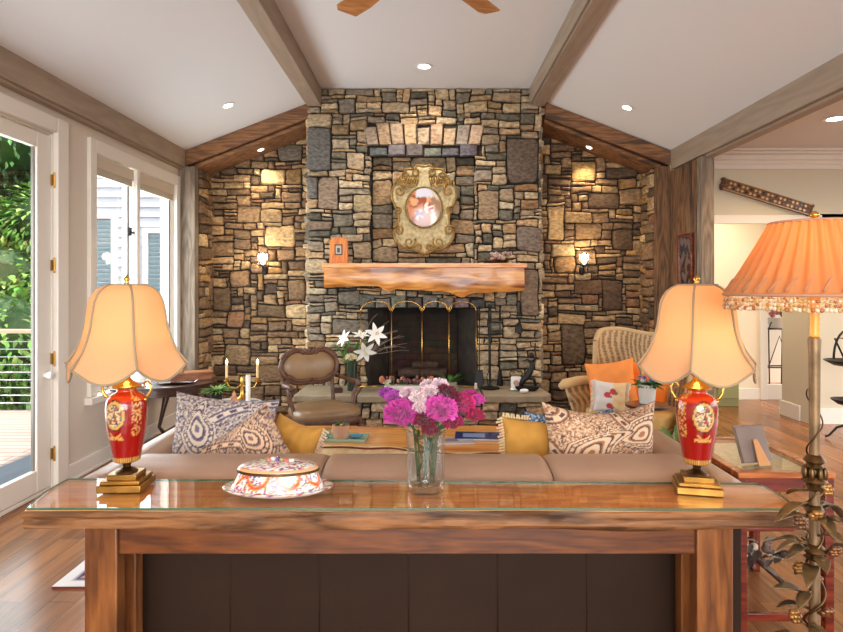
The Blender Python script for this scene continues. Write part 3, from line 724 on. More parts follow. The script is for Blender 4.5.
for k in range(7): kb.ball((-.05+k*.016, .01*sin(k), .115+.006*sin(k*.5)), (.014,.009,.007), (0,.3*(-1)**k,.5*k), 8, 6, [S(150,150,110), S(216,110,100), S(240,230,214), S(120,90,150)][k % 4])
kb.build('lid_flowers', m_porc, pb, smooth=180)

# ------------------------------------------------------------ glass vase and its bouquet
VXc, VYc = -.008, 2.27
vs_ = thing('glass_vase', 'clear square-shouldered glass vase of flowers at the middle of the console', 'vase', (VXc, VYc, TZ))
pr = [(.054,0),(.062,.003),(.065,.012),(.067,.03),(.068,.1),(.069,.17),(.071,.215),(.073,.226)]
inn_ = [(.069,.226),(.066,.21),(.064,.17),(.062,.1),(.060,.045),(.054,.03),(0,.026)]
MB().lathe(pr+inn_, 40).build('vase_glass', glass('vase_glass', (.97,.985,.98), 1.9, .01), vs_, smooth=60)
MB().lathe([(0,.023),(.054,.027),(.0585,.06),(.060,.125),(0,.126)], 32).build('water', glass('water', (.95,.97,.97), 1.0, 0, 1.2), vs_, smooth=60)
pk, pk2, mg, wht, wine = S(224,80,184), S(176,30,136), S(214,50,170), S(240,214,220), S(80,8,30)
spec = [ # px, py, Y, radius px, c1, c2, petals, label
 (402, 414, 2.17, 17, pk, pk2, 95, 'big pink carnation at the lower left of the bouquet'),
 (440, 410, 2.16, 17, S(236,100,200), S(206,60,160), 95, 'big pink carnation right of centre in the bouquet'),
 (462, 404, 2.24, 13, S(216,44,130), S(176,20,96), 60, 'deep pink carnation at the right side of the bouquet'),
 (395, 398, 2.26, 10, S(168,60,170), S(214,90,190), 50, 'mauve flower above the lower left pink carnation'),
 (387, 394, 2.30, 8, S(176,64,176), S(140,40,150), 40, 'small purple flower at the far left of the bouquet'),
 (445, 396, 2.20, 13, wine, S(130,16,56), 70, 'dark wine carnation behind the right pink carnation'),
 (424, 420, 2.15, 11, S(110,8,34), S(150,20,56), 60, 'dark red flower low between the two pink carnations'),
 (430, 430, 2.15, 8, S(150,16,60), S(110,8,40), 40, 'crimson flower hanging lowest over the vase rim'),
 (453, 422, 2.20, 10, S(140,14,60), S(190,30,110), 50, 'crimson carnation below the deep pink one'),
 (475, 416, 2.24, 9, S(190,24,90), S(150,16,66), 44, 'crimson red flower low at the right end'),
 (478, 400, 2.27, 7, S(222,70,180), S(190,40,150), 36, 'small magenta flower at the far right of the bouquet'),
 (418, 398, 2.17, 9, S(240,228,226), S(226,186,200), 50, 'white sweet william head at the centre left'),
 (430, 392, 2.19, 9, S(240,222,224), S(230,190,204), 50, 'white sweet william head at the centre top'),
 (420, 408, 2.15, 8, S(232,190,204), S(240,228,228), 44, 'pale pink head between the big carnations'),
 (440, 386, 2.26, 9, S(236,196,212), S(240,222,228), 44, 'pale pink head at the very top of the bouquet'),
 (408, 394, 2.24, 8, S(226,184,204), S(240,216,222), 40, 'pale pink head behind the lower left carnation'),
 (428, 386, 2.32, 8, S(232,200,210), S(240,226,226), 40, 'pale pink head at the rear of the bouquet'),
 (470, 396, 2.32, 8, S(206,50,140), S(160,20,100), 40, 'magenta flower behind the right side of the bouquet')]
m_bst = M('bouquet_stem', S(64,88,50), .5, var=.3)
for k, (px, py, Y, rp, c1, c2, n, lab) in enumerate(spec):
    c = at(px, py, Y); r = rp*Y/F
    f = thing('cut_flower', lab, 'flower', (c.x, c.y, c.z-r*.5), 0, 'flowers of the glass vase bouquet'); w0 = Vector(f['_w'])
    mb = MB(); blossom(mb, c, r, c1, c2, int(n*1.8), k); mb.build('bloom', m_petal, f, world=True)
    a = 2*pi*k/len(spec); foot = Vector((VXc+.03*cos(a+2.4), VYc+.03*sin(a+2.4), TZ+.03+.05*((k*7) % 5)/5)); rim_ = Vector((VXc+.045*cos(atan2(c.y-VYc, c.x-VXc)), VYc+.045*sin(atan2(c.y-VYc, c.x-VXc)), TZ+.222))
    b0 = c-Vector((0,0,r*.6)); pts = [(1-t)**2*foot+2*t*(1-t)*(foot*.35+rim_*.65)+t*t*rim_ for t in [i/6 for i in range(7)]]+[rim_*.5+b0*.5+Vector((0,0,.01)), b0]
    st_ = MB().tube(pts, .0023, 6)
    rnd = random.Random(k)
    for j in range(3):
        q = pts[3+j*2]; st_.leaf(q, (rnd.uniform(-1,1), rnd.uniform(-1,1), rnd.uniform(.0,.8)), (0,0,1), rnd.uniform(.035,.06), .014, .3)
    st_.build('stem', m_bst, f, world=True, smooth=180)
# ------------------------------------------------------------ leather sofa
SX0, SX1 = -1.43, 1.28
sf = thing('leather_sofa', 'wide tan leather sofa seen from behind, its back against the console table', 'sofa', (-.07, 3.05, 0))
def rbox(mb, a, b_, r, n=5, bulge=0):
    """rounded box"""
    c = [(a[i]+b_[i])/2 for i in range(3)]; h = [(b_[i]-a[i])/2 for i in range(3)]
    def fn(u, v):
        q, p = u*2*pi, (v-.5)*pi; d = Vector((cos(q)*cos(p), sin(q)*cos(p), sin(p)))
        e = .28; sg = lambda x: math.copysign(abs(x)**e, x)
        return Vector((c[0]+h[0]*sg(cos(q))*abs(cos(p))**.22, c[1]+h[1]*sg(sin(q))*abs(cos(p))**.22, c[2]+h[2]*sg(sin(p))))
    mb.grid(fn, 48, 20, cu=True); return mb
prof = [(2.47,.10),(2.455,.30),(2.452,.60),(2.455,.70),(2.468,.735),(2.50,.757),(2.56,.772),(2.66,.781),(2.74,.775),(2.80,.755),(2.85,.70),(2.87,.58),(2.88,.42)]
def back_piece(x0, x1):
    def fn(u, v):
        k = v*(len(prof)-1); i = min(int(k), len(prof)-2); y, z = lerp(prof[i][0], prof[i+1][0], k-i), lerp(prof[i][1], prof[i+1][1], k-i)
        e = min(u, 1-u)*(x1-x0); s = .016*max(0, 1-e/.03)**2
        y += s if y < 2.6 else -s if y > 2.8 else 0; z -= s if z > .7 else 0
        return Vector((lerp(x0, x1, u), y, z))
    m_ = MB(); us = 40; m_.grid(fn, us, 36); n = 37
    m_.f.append(list(range(n-1, -1, -1))); m_.f.append([us*n+i for i in range(n)]); m_.f.reverse(); return m_
for x0, x1 in ((-1.25, -.432), (-.428, .498), (.502, 1.1)):
    back_piece(x0, x1).build('back_cushion', m_leather, sf, world=True, smooth=60)
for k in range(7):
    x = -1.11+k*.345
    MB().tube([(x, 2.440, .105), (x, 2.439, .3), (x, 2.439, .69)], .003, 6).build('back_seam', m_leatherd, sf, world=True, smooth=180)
for a, b_ in ((SX0, SX0+.24), (SX1-.22, SX1)):
    mb = MB(); pr_ = [(.11,.08),(.11,.45),(.08,.55),(.01,.62),(-.005,.67),(.01,.71),(.06,.742),(.12,.75),(.18,.735),(.22,.70),(.225,.45),(.22,.08)]
    def fn(u, v):
        k = v*(len(pr_)-1); i = min(int(k), len(pr_)-2); x, z = lerp(pr_[i][0], pr_[i+1][0], k-i), lerp(pr_[i][1], pr_[i+1][1], k-i)
        e = min(u, 1-u)*1.16; s = max(0, 1-e/.07)**2*.05
        x = x+(s*(.11-x)/.11)
        return Vector((a+x if a < 0 else b_-x, lerp(2.47, 3.62, u), z-(s if z > .6 else 0)))
    mb.grid(fn, 40, 36); n = 37; mb.f.append(list(range(n-1, -1, -1))); mb.f.append([40*n+i for i in range(n)]); (mb.f.reverse() if a < 0 else [f_.reverse() for f_ in mb.f])
    mb.build('armrest', m_leather, sf, world=True, smooth=60)
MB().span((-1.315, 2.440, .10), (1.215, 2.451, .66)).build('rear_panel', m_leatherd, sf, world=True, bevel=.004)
MB().span((-1.2, 2.86, .08), (1.07, 3.52, .28)).build('seat_frame', m_leather, sf, world=True, bevel=.02)
for x0, x1 in ((-1.2, -.45), (-.445, .305), (.31, 1.06)):
    rbox(MB(), (x0, 2.87, .26), (x1, 3.60, .46), .04).build('seat_cushion', m_leather, sf, world=True, smooth=180)
for x in (-1.3, 1.17):
    for y in (2.55, 3.5): MB().lathe([(.022,0),(.03,.085)], 12, (x, y, 0)).build('leg', m_darkwood, sf, world=True, smooth=50)

# ------------------------------------------------------------ pillows on the sofa
P_lav = (S(186,172,164), S(116,112,134), S(84,78,100), S(220,206,190))
P_tan = (S(206,168,134), S(176,120,84), S(96,72,70), S(232,202,168))
P_blu = (S(96,128,160), S(52,72,110), S(34,44,70), S(176,192,206))
def pil(label, cat, w, h, t, paint, loc, rot, back=None, tass=None, group=None, n=90, pinch=.09, name='throw_pillow'):
    th = thing(name, label, cat, loc, 0, group); th.rotation_euler = rot
    pillow_mb(w, h, t, paint, n, back, pinch).build('cover', m_attr, th, smooth=180)
    if tass:
        rnd = random.Random(5); c1, sides = tass
        for s in sides:
            tb = MB()
            for k in range(26):
                q = -1+2*(k+.5)/26
                if s in 'LR': x, z, d = (-1 if s == 'L' else 1)*w/2*(1-pinch*(1-q*q)), q*h/2, ((-1 if s == 'L' else 1), 0)
                else: x, z, d = q*w/2, (1 if s == 'T' else -1)*h/2*(1-pinch*(1-q*q)), (0, (1 if s == 'T' else -1))
                e = Vector((x+d[0]*.03+rnd.uniform(-.006,.006), rnd.uniform(-.008,.008), z+d[1]*.03-.008))
                tb.tube([(x, 0, z), e], [.004, .006], 5, col=tuple(v*rnd.uniform(.8, 1.1) for v in c1))
                tb.ball((x+d[0]*.006, 0, z+d[1]*.006), .007, seg=6, rings=4, col=c1)
            tb.build('tassel_fringe', m_attr, th, smooth=180)
    return th
pil('lavender and white paisley pillow leaning in the left sofa corner', 'pillow', .50, .46, .17, paisley(P_lav, [(.25,.62,.4,.22),(.66,.35,2.4,.24),(.8,.85,1,.14)], 3, [(1.0,.0,.95,.05)]), (-1.01, 3.10, .735), (R(-14), R(7), R(14)))
pil('tan and blue paisley pillow tilted on one corner, in front of the lavender one', 'pillow', .46, .46, .18, paisley((S(196,160,134), S(120,106,116), S(86,64,60), S(230,194,158)), [(.40,.40,2.2,.26),(.75,.75,.6,.2)], 7, [(.1,.1,.62,.05),(1.0,.0,.35,.06),(.1,.1,.84,.04)]), (-.845, 2.98, .635), (R(-8), R(-33), R(-4)))
gp = lambda u, v: tuple(x*(1+.12*noise.noise(Vector((u*9, v*9, 1)))) for x in S(204,150,66))
pil('gold velvet pillow with a cream corner left of the coffee table tray', 'pillow', .27, .36, .15, gp, (-.685, 3.16, .655), (R(-10), R(12), R(-24)), back=lambda u, v: S(226,210,186), tass=(S(226,206,170), 'R'))
pil('gold pillow with cream tassel fringe beside the large paisley pillow', 'pillow', .36, .36, .15, gp, (.54, 3.12, .672), (R(-10), R(3), R(12)), tass=(S(228,206,160), 'LT'))
pil('large tan paisley pillow in the right corner of the sofa', 'pillow', .58, .50, .19, paisley(P_tan, [(.34,.52,-.5,.27),(.80,.70,2.2,.22),(.68,.26,.3,.20),(.12,.2,1.2,.13),(.55,.72,.9,.10)], 11, [(.62,1.05,.78,.05),(.0,1.0,.16,.05),(.9,.98,.30,.045)]), (.83, 3.02, .70), (R(-8), R(1), R(8)), pinch=.125, n=120)
pil('blue paisley pillow showing at the left edge of the large tan one', 'pillow', .46, .46, .14, paisley(P_blu, [(.2,.6,.3,.22),(.6,.3,1.8,.2)], 5), (.72, 3.15, .655), (R(-6), R(-2), R(2)), pinch=.1)

# ------------------------------------------------------------ rug and coffee table
m_rug = M('rug_wool', attr='Col', rough=.95, bump=.3, bscale=200)
def rugc(u, v):
    e = min(u*3.0, (1-u)*3.0, v*2.5, (1-v)*2.5)
    if e < .07: return S(228,224,222)
    if e < .10: return S(70,40,80)
    if e < .26: return S(150,40,84) if noise.noise(Vector((u*40, v*34, 2))) > -.1 else S(216,190,180)
    return S(146,50,52) if noise.noise(Vector((u*24, v*20, 5))) > 0 else S(90,40,60)
rg = MB(); rg.grid(lambda a, b: Vector((lerp(-1.87, 1.15, a), lerp(3.13, 5.6, b), .012+.002*noise.noise(Vector((a*20,b*20,1))))), 110, 90, colf=rugc)
rg.span((-1.87, 3.13, .001), (1.15, 5.6, .008), S(120,50,60))
ro = tag(rg.build('area_rug', m_rug, smooth=60), 'burgundy patterned rug with a white border poking out past the sofa on the left', 'rug')
cf = thing('coffee_table', 'low thick honey-coloured live-edge slab coffee table in front of the sofa', 'table', (-.15, 4.45, 0))
def cout(ins):
    P = []; top = 40
    for i in range(top): 
        t = i/top; x = lerp(-1.02, .70, t); P.append((x, 4.10+.10*sin(t*5+.6)+.02*sin(t*17)+ins))
    for i in range(10): P.append((.70+.10*sin(pi*i/10)-ins, lerp(4.14, 4.72, i/10)))
    for i in range(top): t = i/top; P.append((lerp(.70, -1.02, t), 4.74+.03*sin(t*9)-ins))
    for i in range(10): P.append((-1.02-.06*sin(pi*i/10)+ins, lerp(4.74, 4.15, i/10)))
    return P
m_slabw = wood('honey_coffee', S(206,130,56), S(236,172,96), 'X', 1.3, .35, coat=.2, dark=S(186,106,44))
m_sap = M('cream_sapwood', S(230,190,130), .5, var=.2, scale=14, base2=S(240,210,160))
mb = MB(); lv = [(.33, .05), (.345, -.02), (.39, -.035), (.43, -.005), (.45, 0)]; vs = []; n = len(cout(0))
for z, ins in lv: vs += [(x, y, z) for x, y in cout(ins)]
mb.add(vs, [(l*n+i, l*n+(i+1) % n, (l+1)*n+(i+1) % n, (l+1)*n+i) for l in range(4) for i in range(n)]+[tuple(4*n+i for i in range(n)), tuple(range(n-1,-1,-1))])
o = mb.build('tabletop', m_sap, cf, world=True, smooth=45); slot2(o, m_slabw, lambda p: p.normal.z > .9 and len(p.vertices) > 20)
mb = MB().tube([(x, y-.004, .438+.004*sin(x*20)) for x, y in cout(-.004)[:40]], .006, 6); mb.build('bark_line', M('bark', S(120,50,26), .8), cf, world=True, smooth=180)
for x in (-.8, .5):
    for y in (4.25, 4.6): MB().box((x, y, .17), (.10,.10,.34), None, None, 1.0).build('leg', m_tableg, cf, world=True, bevel=.006)
# tray with a planted pot and a blue saucer
ty = thing('serving_tray', 'pale green glass tray near the left end of the coffee table', 'tray', (-.62, 4.35, .45)); 
MB().box((0,0,.006), (.40,.19,.012)).box((0,-.092,.012), (.40,.008,.018)).box((0,.092,.012), (.40,.008,.018)).box((-.2,0,.012), (.008,.176,.018)).box((.2,0,.012), (.008,.176,.018)).build('tray_base', M('green_glass', S(150,184,160), .15, coat=.5), ty, bevel=.002)
ty.rotation_euler = (0, 0, R(-3))
def pot(label, cat, loc, pr, mat, nl, L_, wl, seed, spread=.9, leafc=m_leaf, name='potted_plant', bend=.6, soil=True, upw=.5):
    t = thing(name, label, cat, loc); MB().lathe(pr, 24).build('pot', mat, t, smooth=50)
    zt = pr[-1][1]; rt = pr[-1][0]
    MB().lathe([(0, zt-.008), (rt*.94, zt-.008), (rt*.94, zt-.02), (0, zt-.02)], 16).build('soil', M('soil', S(54,38,28), .95), t)
    lf = MB(); rnd = random.Random(seed)
    for k in range(nl):
        a = rnd.uniform(0, 2*pi); up = rnd.uniform(upw*.4, upw*1.8); lf.leaf((rt*.3*cos(a), rt*.3*sin(a), zt-.01), (cos(a)*spread, sin(a)*spread, up), (0,0,1), L_*rnd.uniform(.6, 1.1), wl, bend, 6)
    lf.build('leaves', leafc, t, smooth=180); return t
pot('small pinkish clay pot of succulents standing on the green tray', 'plant', (-.60, 4.33, .462), [(.045,0),(.052,.01),(.058,.085),(.06,.09)], M('pink_clay', S(206,158,128), .8, var=.15), 26, .05, .02, 4, 1, bend=.2, upw=.9)
MB().lathe([(0,.001),(.03,.002),(.055,.012),(.056,.015),(.03,.007),(0,.006)], 24, (-.485, 4.33, .463)).build('x', m_white) if False else None
sc_ = MB().lathe([(0,0),(.028,.001),(.05,.013),(.052,.016),(.028,.006),(0,.005)], 24, (-.497, 4.345, .4622)); tag(sc_.build('saucer', M('blue_glaze', S(60,150,190), .15, coat=.5), smooth=50), 'small turquoise blue saucer at the right end of the green tray', 'saucer')
gl = MB().lathe([(.02,0),(.022,.003),(.024,.07),(.022,.07),(.020,.006),(0,.005)], 16, (-.69, 4.33, .4622)); tag(gl.build('drinking_glass', glass('tumbler', (.9,.95,.93), 2.5), smooth=50), 'little clear glass standing left of the succulent pot', 'glass')
# magazines
def mag(label, loc, rz, sz, col, c2):
    t = thing('magazine', label, 'magazine', loc, rz, 'magazines lying on the coffee table')
    MB().box((0,0,sz[2]/2), (sz[0]-.004, sz[1]-.004, sz[2]-.003)).build('pages', m_white, t)
    cc = MB(); cc.box((0,0,sz[2]-.001), (sz[0], sz[1], .002), None, col); cc.box((-.04,0,sz[2]+.0005), (sz[0]*.45, sz[1]*.5, .001), None, c2); cc.box((0,0,.001), (sz[0], sz[1], .002), None, col)
    cc.build('cover', m_porc, t)
mag('white and grey magazine lying left of the blue one', (.19, 4.28, .4505), R(5), (.24,.17,.010), S(206,196,198), S(160,140,150))
mag('dark blue magazine lying on the coffee table', (.36, 4.40, .4505), R(-4), (.34,.21,.014), S(48,62,120), S(150,170,206))
# ------------------------------------------------------------ pleated floor lamp beside the console
FLX, FLY = 1.135, 1.85
fl_ = thing('floor_lamp', 'tall bronze floor lamp with a pleated coral shade and beaded fringe', 'lamp', (FLX, FLY, 0))
m_pleat = cloth_lit('coral_silk', S(186,150,106), S(250,146,66), .4)
m_shaft = M('shaft_patina', S(136,112,82), .45, .6, var=.3, scale=16)
sh = MB(); z0, z1, r0, r1 = 1.478, 1.688, .240, .118
def pl(u, v):
    q = u*2*pi; npl = 34; ph = sin(q*npl); r = lerp(r0, r1, v)+.0075*ph*(1-abs(v-.5)*.6)-.006*sin(pi*v)
    return Vector((r*cos(q), r*sin(q), lerp(z0, z1, v)))
sh.grid(pl, 272, 14, cu=True)
so = sh.build('shade', m_pleat, fl_, smooth=180)
bd = MB()
for zz, rr, w in ((z0, r0+.002, .005), (z1, r1+.002, .004)): bd.tube([(rr*cos(k/80*2*pi), rr*sin(k/80*2*pi), zz) for k in range(80)], w, 6, closed=True)
for k in range(34):   # smocked zigzag folds just above the lower edge
    q = (k+.0)/34*2*pi; q2 = q+.07; f = lambda a, v: Vector(((lerp(r0,r1,v)+.004)*cos(a), (lerp(r0,r1,v)+.004)*sin(a), lerp(z0,z1,v)))
    bd.tube([f(q, .05), f(q2, .2), f(q+.12, .23)], [.0035, .0025, .001], 5)
bd.build('shade_trim', M('rose_braid', S(190,140,110), .8), so, smooth=180)
fr = MB(); rnd = random.Random(2); m_bead = M('glass_beads', attr='Col', rough=.15, coat=.6)
for k in range(150):
    q = k/150*2*pi; z = z0-.004
    for j in range(3):
        z -= .011+rnd.uniform(-.001,.002); fr.ball((r0*cos(q), r0*sin(q), z), .0048 if j < 2 else .0065, seg=6, rings=4, col=rnd.choice([S(220,190,136), S(206,160,96), S(180,104,60), S(232,214,180)]))
tag(fr.build('beaded_fringe', m_bead, so, smooth=180), kind='stuff')
sp = MB()
for k in range(3):
    q = k*2*pi/3; sp.tube([(0,0,z1-.004), (r1*cos(q), r1*sin(q), z1-.002)], .002, 5)
sp.tube([(0,0,1.49),(0,0,z1)], .004, 6); sp.build('shade_spider', m_brass, fl_, smooth=180)
MB().lathe([(.004,z1),(.006,z1+.008),(.004,z1+.014),(.014,z1+.02),(.012,z1+.028),(.005,z1+.034),(0,z1+.036)], 12).build('finial', m_gold, fl_, smooth=180)
cs = MB().lathe([(.013+.002*(i % 2), 1.352+i*.0078) for i in range(18)], 18); cs.build('candle_sleeve', M('amber_sleeve', S(244,178,70), .4, coat=.3), fl_, smooth=180)
for s in (-1, 1): MB().ball((s*.045, 0, 1.56), (.022,.022,.03), seg=12, rings=8).build('bulb', m_bulb, fl_, smooth=180)
light('POINT', 'floor_lamp_light', (FLX, FLY, 1.56), 3.2, (1,.66,.36), .04)
pr = [(.15,.0),(.155,.02),(.12,.035),(.06,.05),(.03,.08),(.022,.12)]
MB().lathe(pr, 32).build('base', m_shaft, fl_, smooth=50)
MB().lathe([(.017,.1),(.015,.6),(.014,1.0),(.0155,1.3),(.018,1.345),(.013,1.355)], 20).build('shaft', m_shaft, fl_, smooth=60)
kn = MB()
for zz, s in ((.985, 1.0), (.925, 1.15), (.84, .9), (.72, 1.1)): MB().lathe([(.015,zz-.02*s),(.026*s,zz-.012*s),(.019,zz-.004),(.03*s,zz+.006*s),(.024*s,zz+.016*s),(.015,zz+.024*s)], 20).build('shaft_ring', m_bronze, fl_, smooth=60)
for k in range(8):
    q = k*pi/4; kn.ball((.027*cos(q), .027*sin(q), .955), (.008,.008,.02), seg=8, rings=6)
kn.build('beaded_knop', m_bronze, fl_, smooth=60)
vn = MB(); pts = []; 
for i in range(150):
    t = i/149; q = t*2*pi*6.5; r = .0205+.006*(t < .5)+.012*max(0, .35-t); pts.append((r*cos(q), r*sin(q), lerp(.12, 1.20, t)))
vn.tube(pts, [lerp(.0055, .002, i/149) for i in range(150)], 6); vn.build('vine', m_bronze, fl_, smooth=180)
rnd = random.Random(6)
m_fol = M('aged_metal_leaf', attr='Col', rough=.4, metal=.75, var=.3, scale=30)
for k in range(26):
    z = rnd.uniform(.42, .93); a = rnd.uniform(0, 2*pi); d = Vector((cos(a), sin(a), rnd.uniform(-.2, .9))).normalized(); L_ = rnd.uniform(.05, .085)
    base = Vector((cos(a)*.018, sin(a)*.018, z)); tip = base+d*.025
    mb = MB().tube([base, tip], .003, 5, col=S(120,100,70)); mb.leaf(tip, d, (0,0,1), L_, L_*.55, rnd.uniform(.3, 1.0), 6, rnd.choice([S(134,112,78), S(110,96,74), S(150,130,100)]), .25)
    mb.build('metal_leaf', m_fol, fl_, smooth=180, solid=.0025)
for k in range(9):
    z = .46+k*.055; a = k*2.4; c = Vector((cos(a)*.05, sin(a)*.05, z)); mb = MB()
    col = rnd.choice([S(170,124,70), S(150,110,84), S(134,90,60)])
    for j in range(6): q = j*pi/3; mb.ball(c+Vector((.011*cos(q), .011*sin(q)*sin(a), .011*sin(q))), (.010,.010,.008), seg=8, rings=5, col=col)
    mb.ball(c, .008, seg=8, rings=5, col=S(190,150,80)); mb.tube([c, (cos(a)*.015, sin(a)*.015, z-.02)], .003, 5, col=S(120,100,70)); mb.build('metal_rosette', m_fol, fl_, smooth=180)

# ------------------------------------------------------------ red side table next to the sofa
TX0, TX1, TY0, TY1, TT = 1.335, 1.755, 2.71, 3.37, .70
sd = thing('side_table', 'red mahogany side table with glass top beside the right sofa arm', 'table', ((TX0+TX1)/2, 3.04, 0))
f = MB(); w = .045
f.span((TX0, TY0, TT-.025), (TX1, TY0+w, TT)).span((TX0, TY1-w, TT-.025), (TX1, TY1, TT)).span((TX0, TY0+w, TT-.025), (TX0+w, TY1-w, TT)).span((TX1-w, TY0+w, TT-.025), (TX1, TY1-w, TT))
f.build('top_frame', wood('orange_mahogany', S(150,74,30), S(206,124,62), 'X', 2, .25, coat=.4), sd, world=True, bevel=.004)
MB().span((TX0+w, TY0+w, TT-.012), (TX1-w, TY1-w, TT-.004)).build('glass_panel', glass('side_glass', (.95,.97,.96), .9), sd, world=True)
MB().span((TX0+w, TY0+w, TT-.03), (TX1-w, TY1-w, TT-.024)).build('cane_panel', M('pale_cane', S(216,186,140), .8, var=.2, scale=40), sd, world=True)
for x in (TX0, TX1-.045):
    for y in (TY0+.005, TY1-.05): MB().span((x+.003, y, 0), (x+.042, y+.045, TT-.026)).build('leg', m_redwood, sd, world=True, bevel=.003)
f = MB().span((TX0+.045, TY0+.012, TT-.085), (TX1-.045, TY0+.03, TT-.027)).span((TX0+.045, TY1-.03, TT-.085), (TX1-.045, TY1-.012, TT-.027)).span((TX0+.012, TY0+.05, TT-.085), (TX0+.03, TY1-.05, TT-.027)).span((TX1-.03, TY0+.05, TT-.085), (TX1-.012, TY1-.05, TT-.027))
f.build('apron', m_redwood, sd, world=True)
MB().span((TX0+.03, TY0+.02, .44), (TX1-.03, TY1-.02, .455)).build('shelf', m_redwood, sd, world=True, bevel=.003)
for y_ in (TY0+.02, TY1-.04): MB().span((TX0+.045, y_, .05), (TX1-.045, y_+.02, .085)).build('stretcher', m_redwood, sd, world=True, bevel=.003)
MB().tube([(TX0+.04, TY1-.03, .38), (TX1-.05, TY0+.3, .08)], .013, 8).tube([(TX0+.03, TY0+.1, .30), (TX0+.25, TY1-.2, .07)], .013, 8).build('cross_brace', m_darkwood, sd, world=True, smooth=60)
pf = thing('picture_frame', 'grey picture frame seen from behind, propped on the red side table', 'picture frame', (1.48, 2.93, TT+.0005), R(14)); tl = (R(-20), 0, 0)
a_ = MB().box((0, -.045+.0, .10), (.17, .014, .20), tl, None); a_.build('frame_back', M('grey_board', S(128,112,104), .8, var=.15), pf, bevel=.003)
MB().box((0, -.038, .10), (.178, .006, .208), tl).build('frame_moulding', m_grey, pf)
MB().add([(-.012,-.062,.13),(.012,-.062,.13),(.035,-.13,.001),(-.035,-.13,.001),(-.012,-.058,.13),(.012,-.058,.13),(.035,-.125,.001),(-.035,-.125,.001)], [(0,3,2,1),(4,5,6,7),(0,1,5,4),(1,2,6,5),(2,3,7,6),(3,0,4,7)]).build('easel_leg', M('tan_card', S(196,142,92), .8), pf)
pf.scale = (.9, .9, .8)
for k, (lab, x, y, w_, d_, h_, col) in enumerate((('thick cream book on the side table shelf, bottom of its stack', 1.55, 2.98, .22, .16, .03, S(206,190,160)), ('ochre book on the cream book on the side table shelf', 1.56, 2.99, .20, .15, .022, S(176,140,84)))):
    z = .4555+(0 if k == 0 else .0305); t = thing('book', lab, 'book', (x, y, z), R(6*k), 'books on the side table shelf')
    MB().box((0,0,h_/2), (w_-.008, d_-.008, h_-.006)).build('pages', m_white, t); MB().box((0,0,h_-.0015), (w_,d_,.003)).box((0,0,.0015), (w_,d_,.003)).box((-w_/2+.0015,0,h_/2), (.003,d_,h_-.006)).build('cover', M('book_cover', col, .6), t)
bxx = thing('jewelry_box', 'gilt ornamental metal box on top of the shelf books', 'box', (1.57, 2.98, .5085)); MB().box((0,0,.018), (.15,.10,.036)).build('box_body', m_brass, bxx, bevel=.003); r_ = MB(); [r_.ball((-.07+k*.0108, -.05, .037), .005, seg=6, rings=4) for k in range(14)]; r_.box((0,0,.040), (.14,.09,.008)); r_.build('lid', m_brass, bxx, smooth=50)
# driftwood ornament on the floor between table legs
dw = MB(); rnd = random.Random(14)
for k in range(70):
    p = Vector((rnd.uniform(-.12, .12), rnd.uniform(-.08, .08), .02+rnd.uniform(0, .08))); 
    if rnd.random() < .5: dw.ball(p, (rnd.uniform(.008,.02),)*3, seg=7, rings=5, col=rnd.choice([S(60,44,40), S(96,80,72), S(186,170,150), S(120,90,80)]))
    else: dw.leaf(p, (rnd.uniform(-1,1), rnd.uniform(-1,1), rnd.uniform(-.2,.8)), (0,0,1), .06, .03, .4, 4, rnd.choice([S(70,56,46), S(200,186,166), S(110,100,90)]))
dd = thing('dried_flower_wreath', 'small wreath of dried dark flowers lying low inside the side table', 'wreath', (1.50, 2.98, .0))
# hung from the shelf underside by a cord so it sits between shelf and floor, as in the photo
o = dw.build('dried_flowers', m_attr, dd, smooth=180); o.location = (0, -.1, .225); MB().tube([(0,-.1,.235),(0,-.1,.44)], .002, 5).build('cord', m_iron, dd)

# ------------------------------------------------------------ mantel and the things on and above it
mt = MB(); zt, Yf, Yb = 1.752, 6.66, 6.985
def mtl(u, v):
    x = lerp(-1.10, 1.02, u); bot = 1.495-.03*math.exp(-((x+.43)/.07)**2)*1.6-.05*math.exp(-((x-.35)/.09)**2)-.02*sin(x*3)+.008*noise.noise(Vector((x*9, 1, 2)))-.035*max(0, min(1, (x+.55)/.3))
    zz = lerp(bot, zt-.05, v); return x, zz
n = 70; vs = []; rows = [('b', Yb), (0, Yf+.02), (.15, Yf), (.4, Yf-.006), (.7, Yf), (1, Yf+.004), ('t', Yb)]
for i in range(n+1):
    for v, y in rows:
        x, z = mtl(i/n, 0 if v == 'b' else 1 if v == 't' else v); vs.append((x, y+(noise.noise(Vector((x*5, z*9, 0)))*.01 if y < 6.9 else 0), z))
m_ = len(rows); fs = [(i*m_+j, (i+1)*m_+j, (i+1)*m_+(j+1) % m_, i*m_+(j+1) % m_) for i in range(n) for j in range(m_)]+[tuple(range(m_)), tuple(n*m_+j for j in range(m_-1, -1, -1))]
man = thing('mantel_shelf', 'thick honey-coloured live-edge wooden mantel on the stone chimney', 'mantel', (-.04, 6.82, 1.43))
MB().add(vs, fs).build('mantel_beam', m_mantel, man, world=True, smooth=45)
pts = [(x, 6.63+.012*noise.noise(Vector((x*6, 3, 1)))) for x in [lerp(-1.115, 1.045, i/40) for i in range(41)]]+[(1.045, 6.985), (-1.115, 6.985)]
MB().prism(pts, zt-.05, zt).build('mantel_board', wood('honey_board', S(206,126,66), S(242,180,112), 'X', 1.6, .4, coat=.2), man, world=True, bevel=.006)
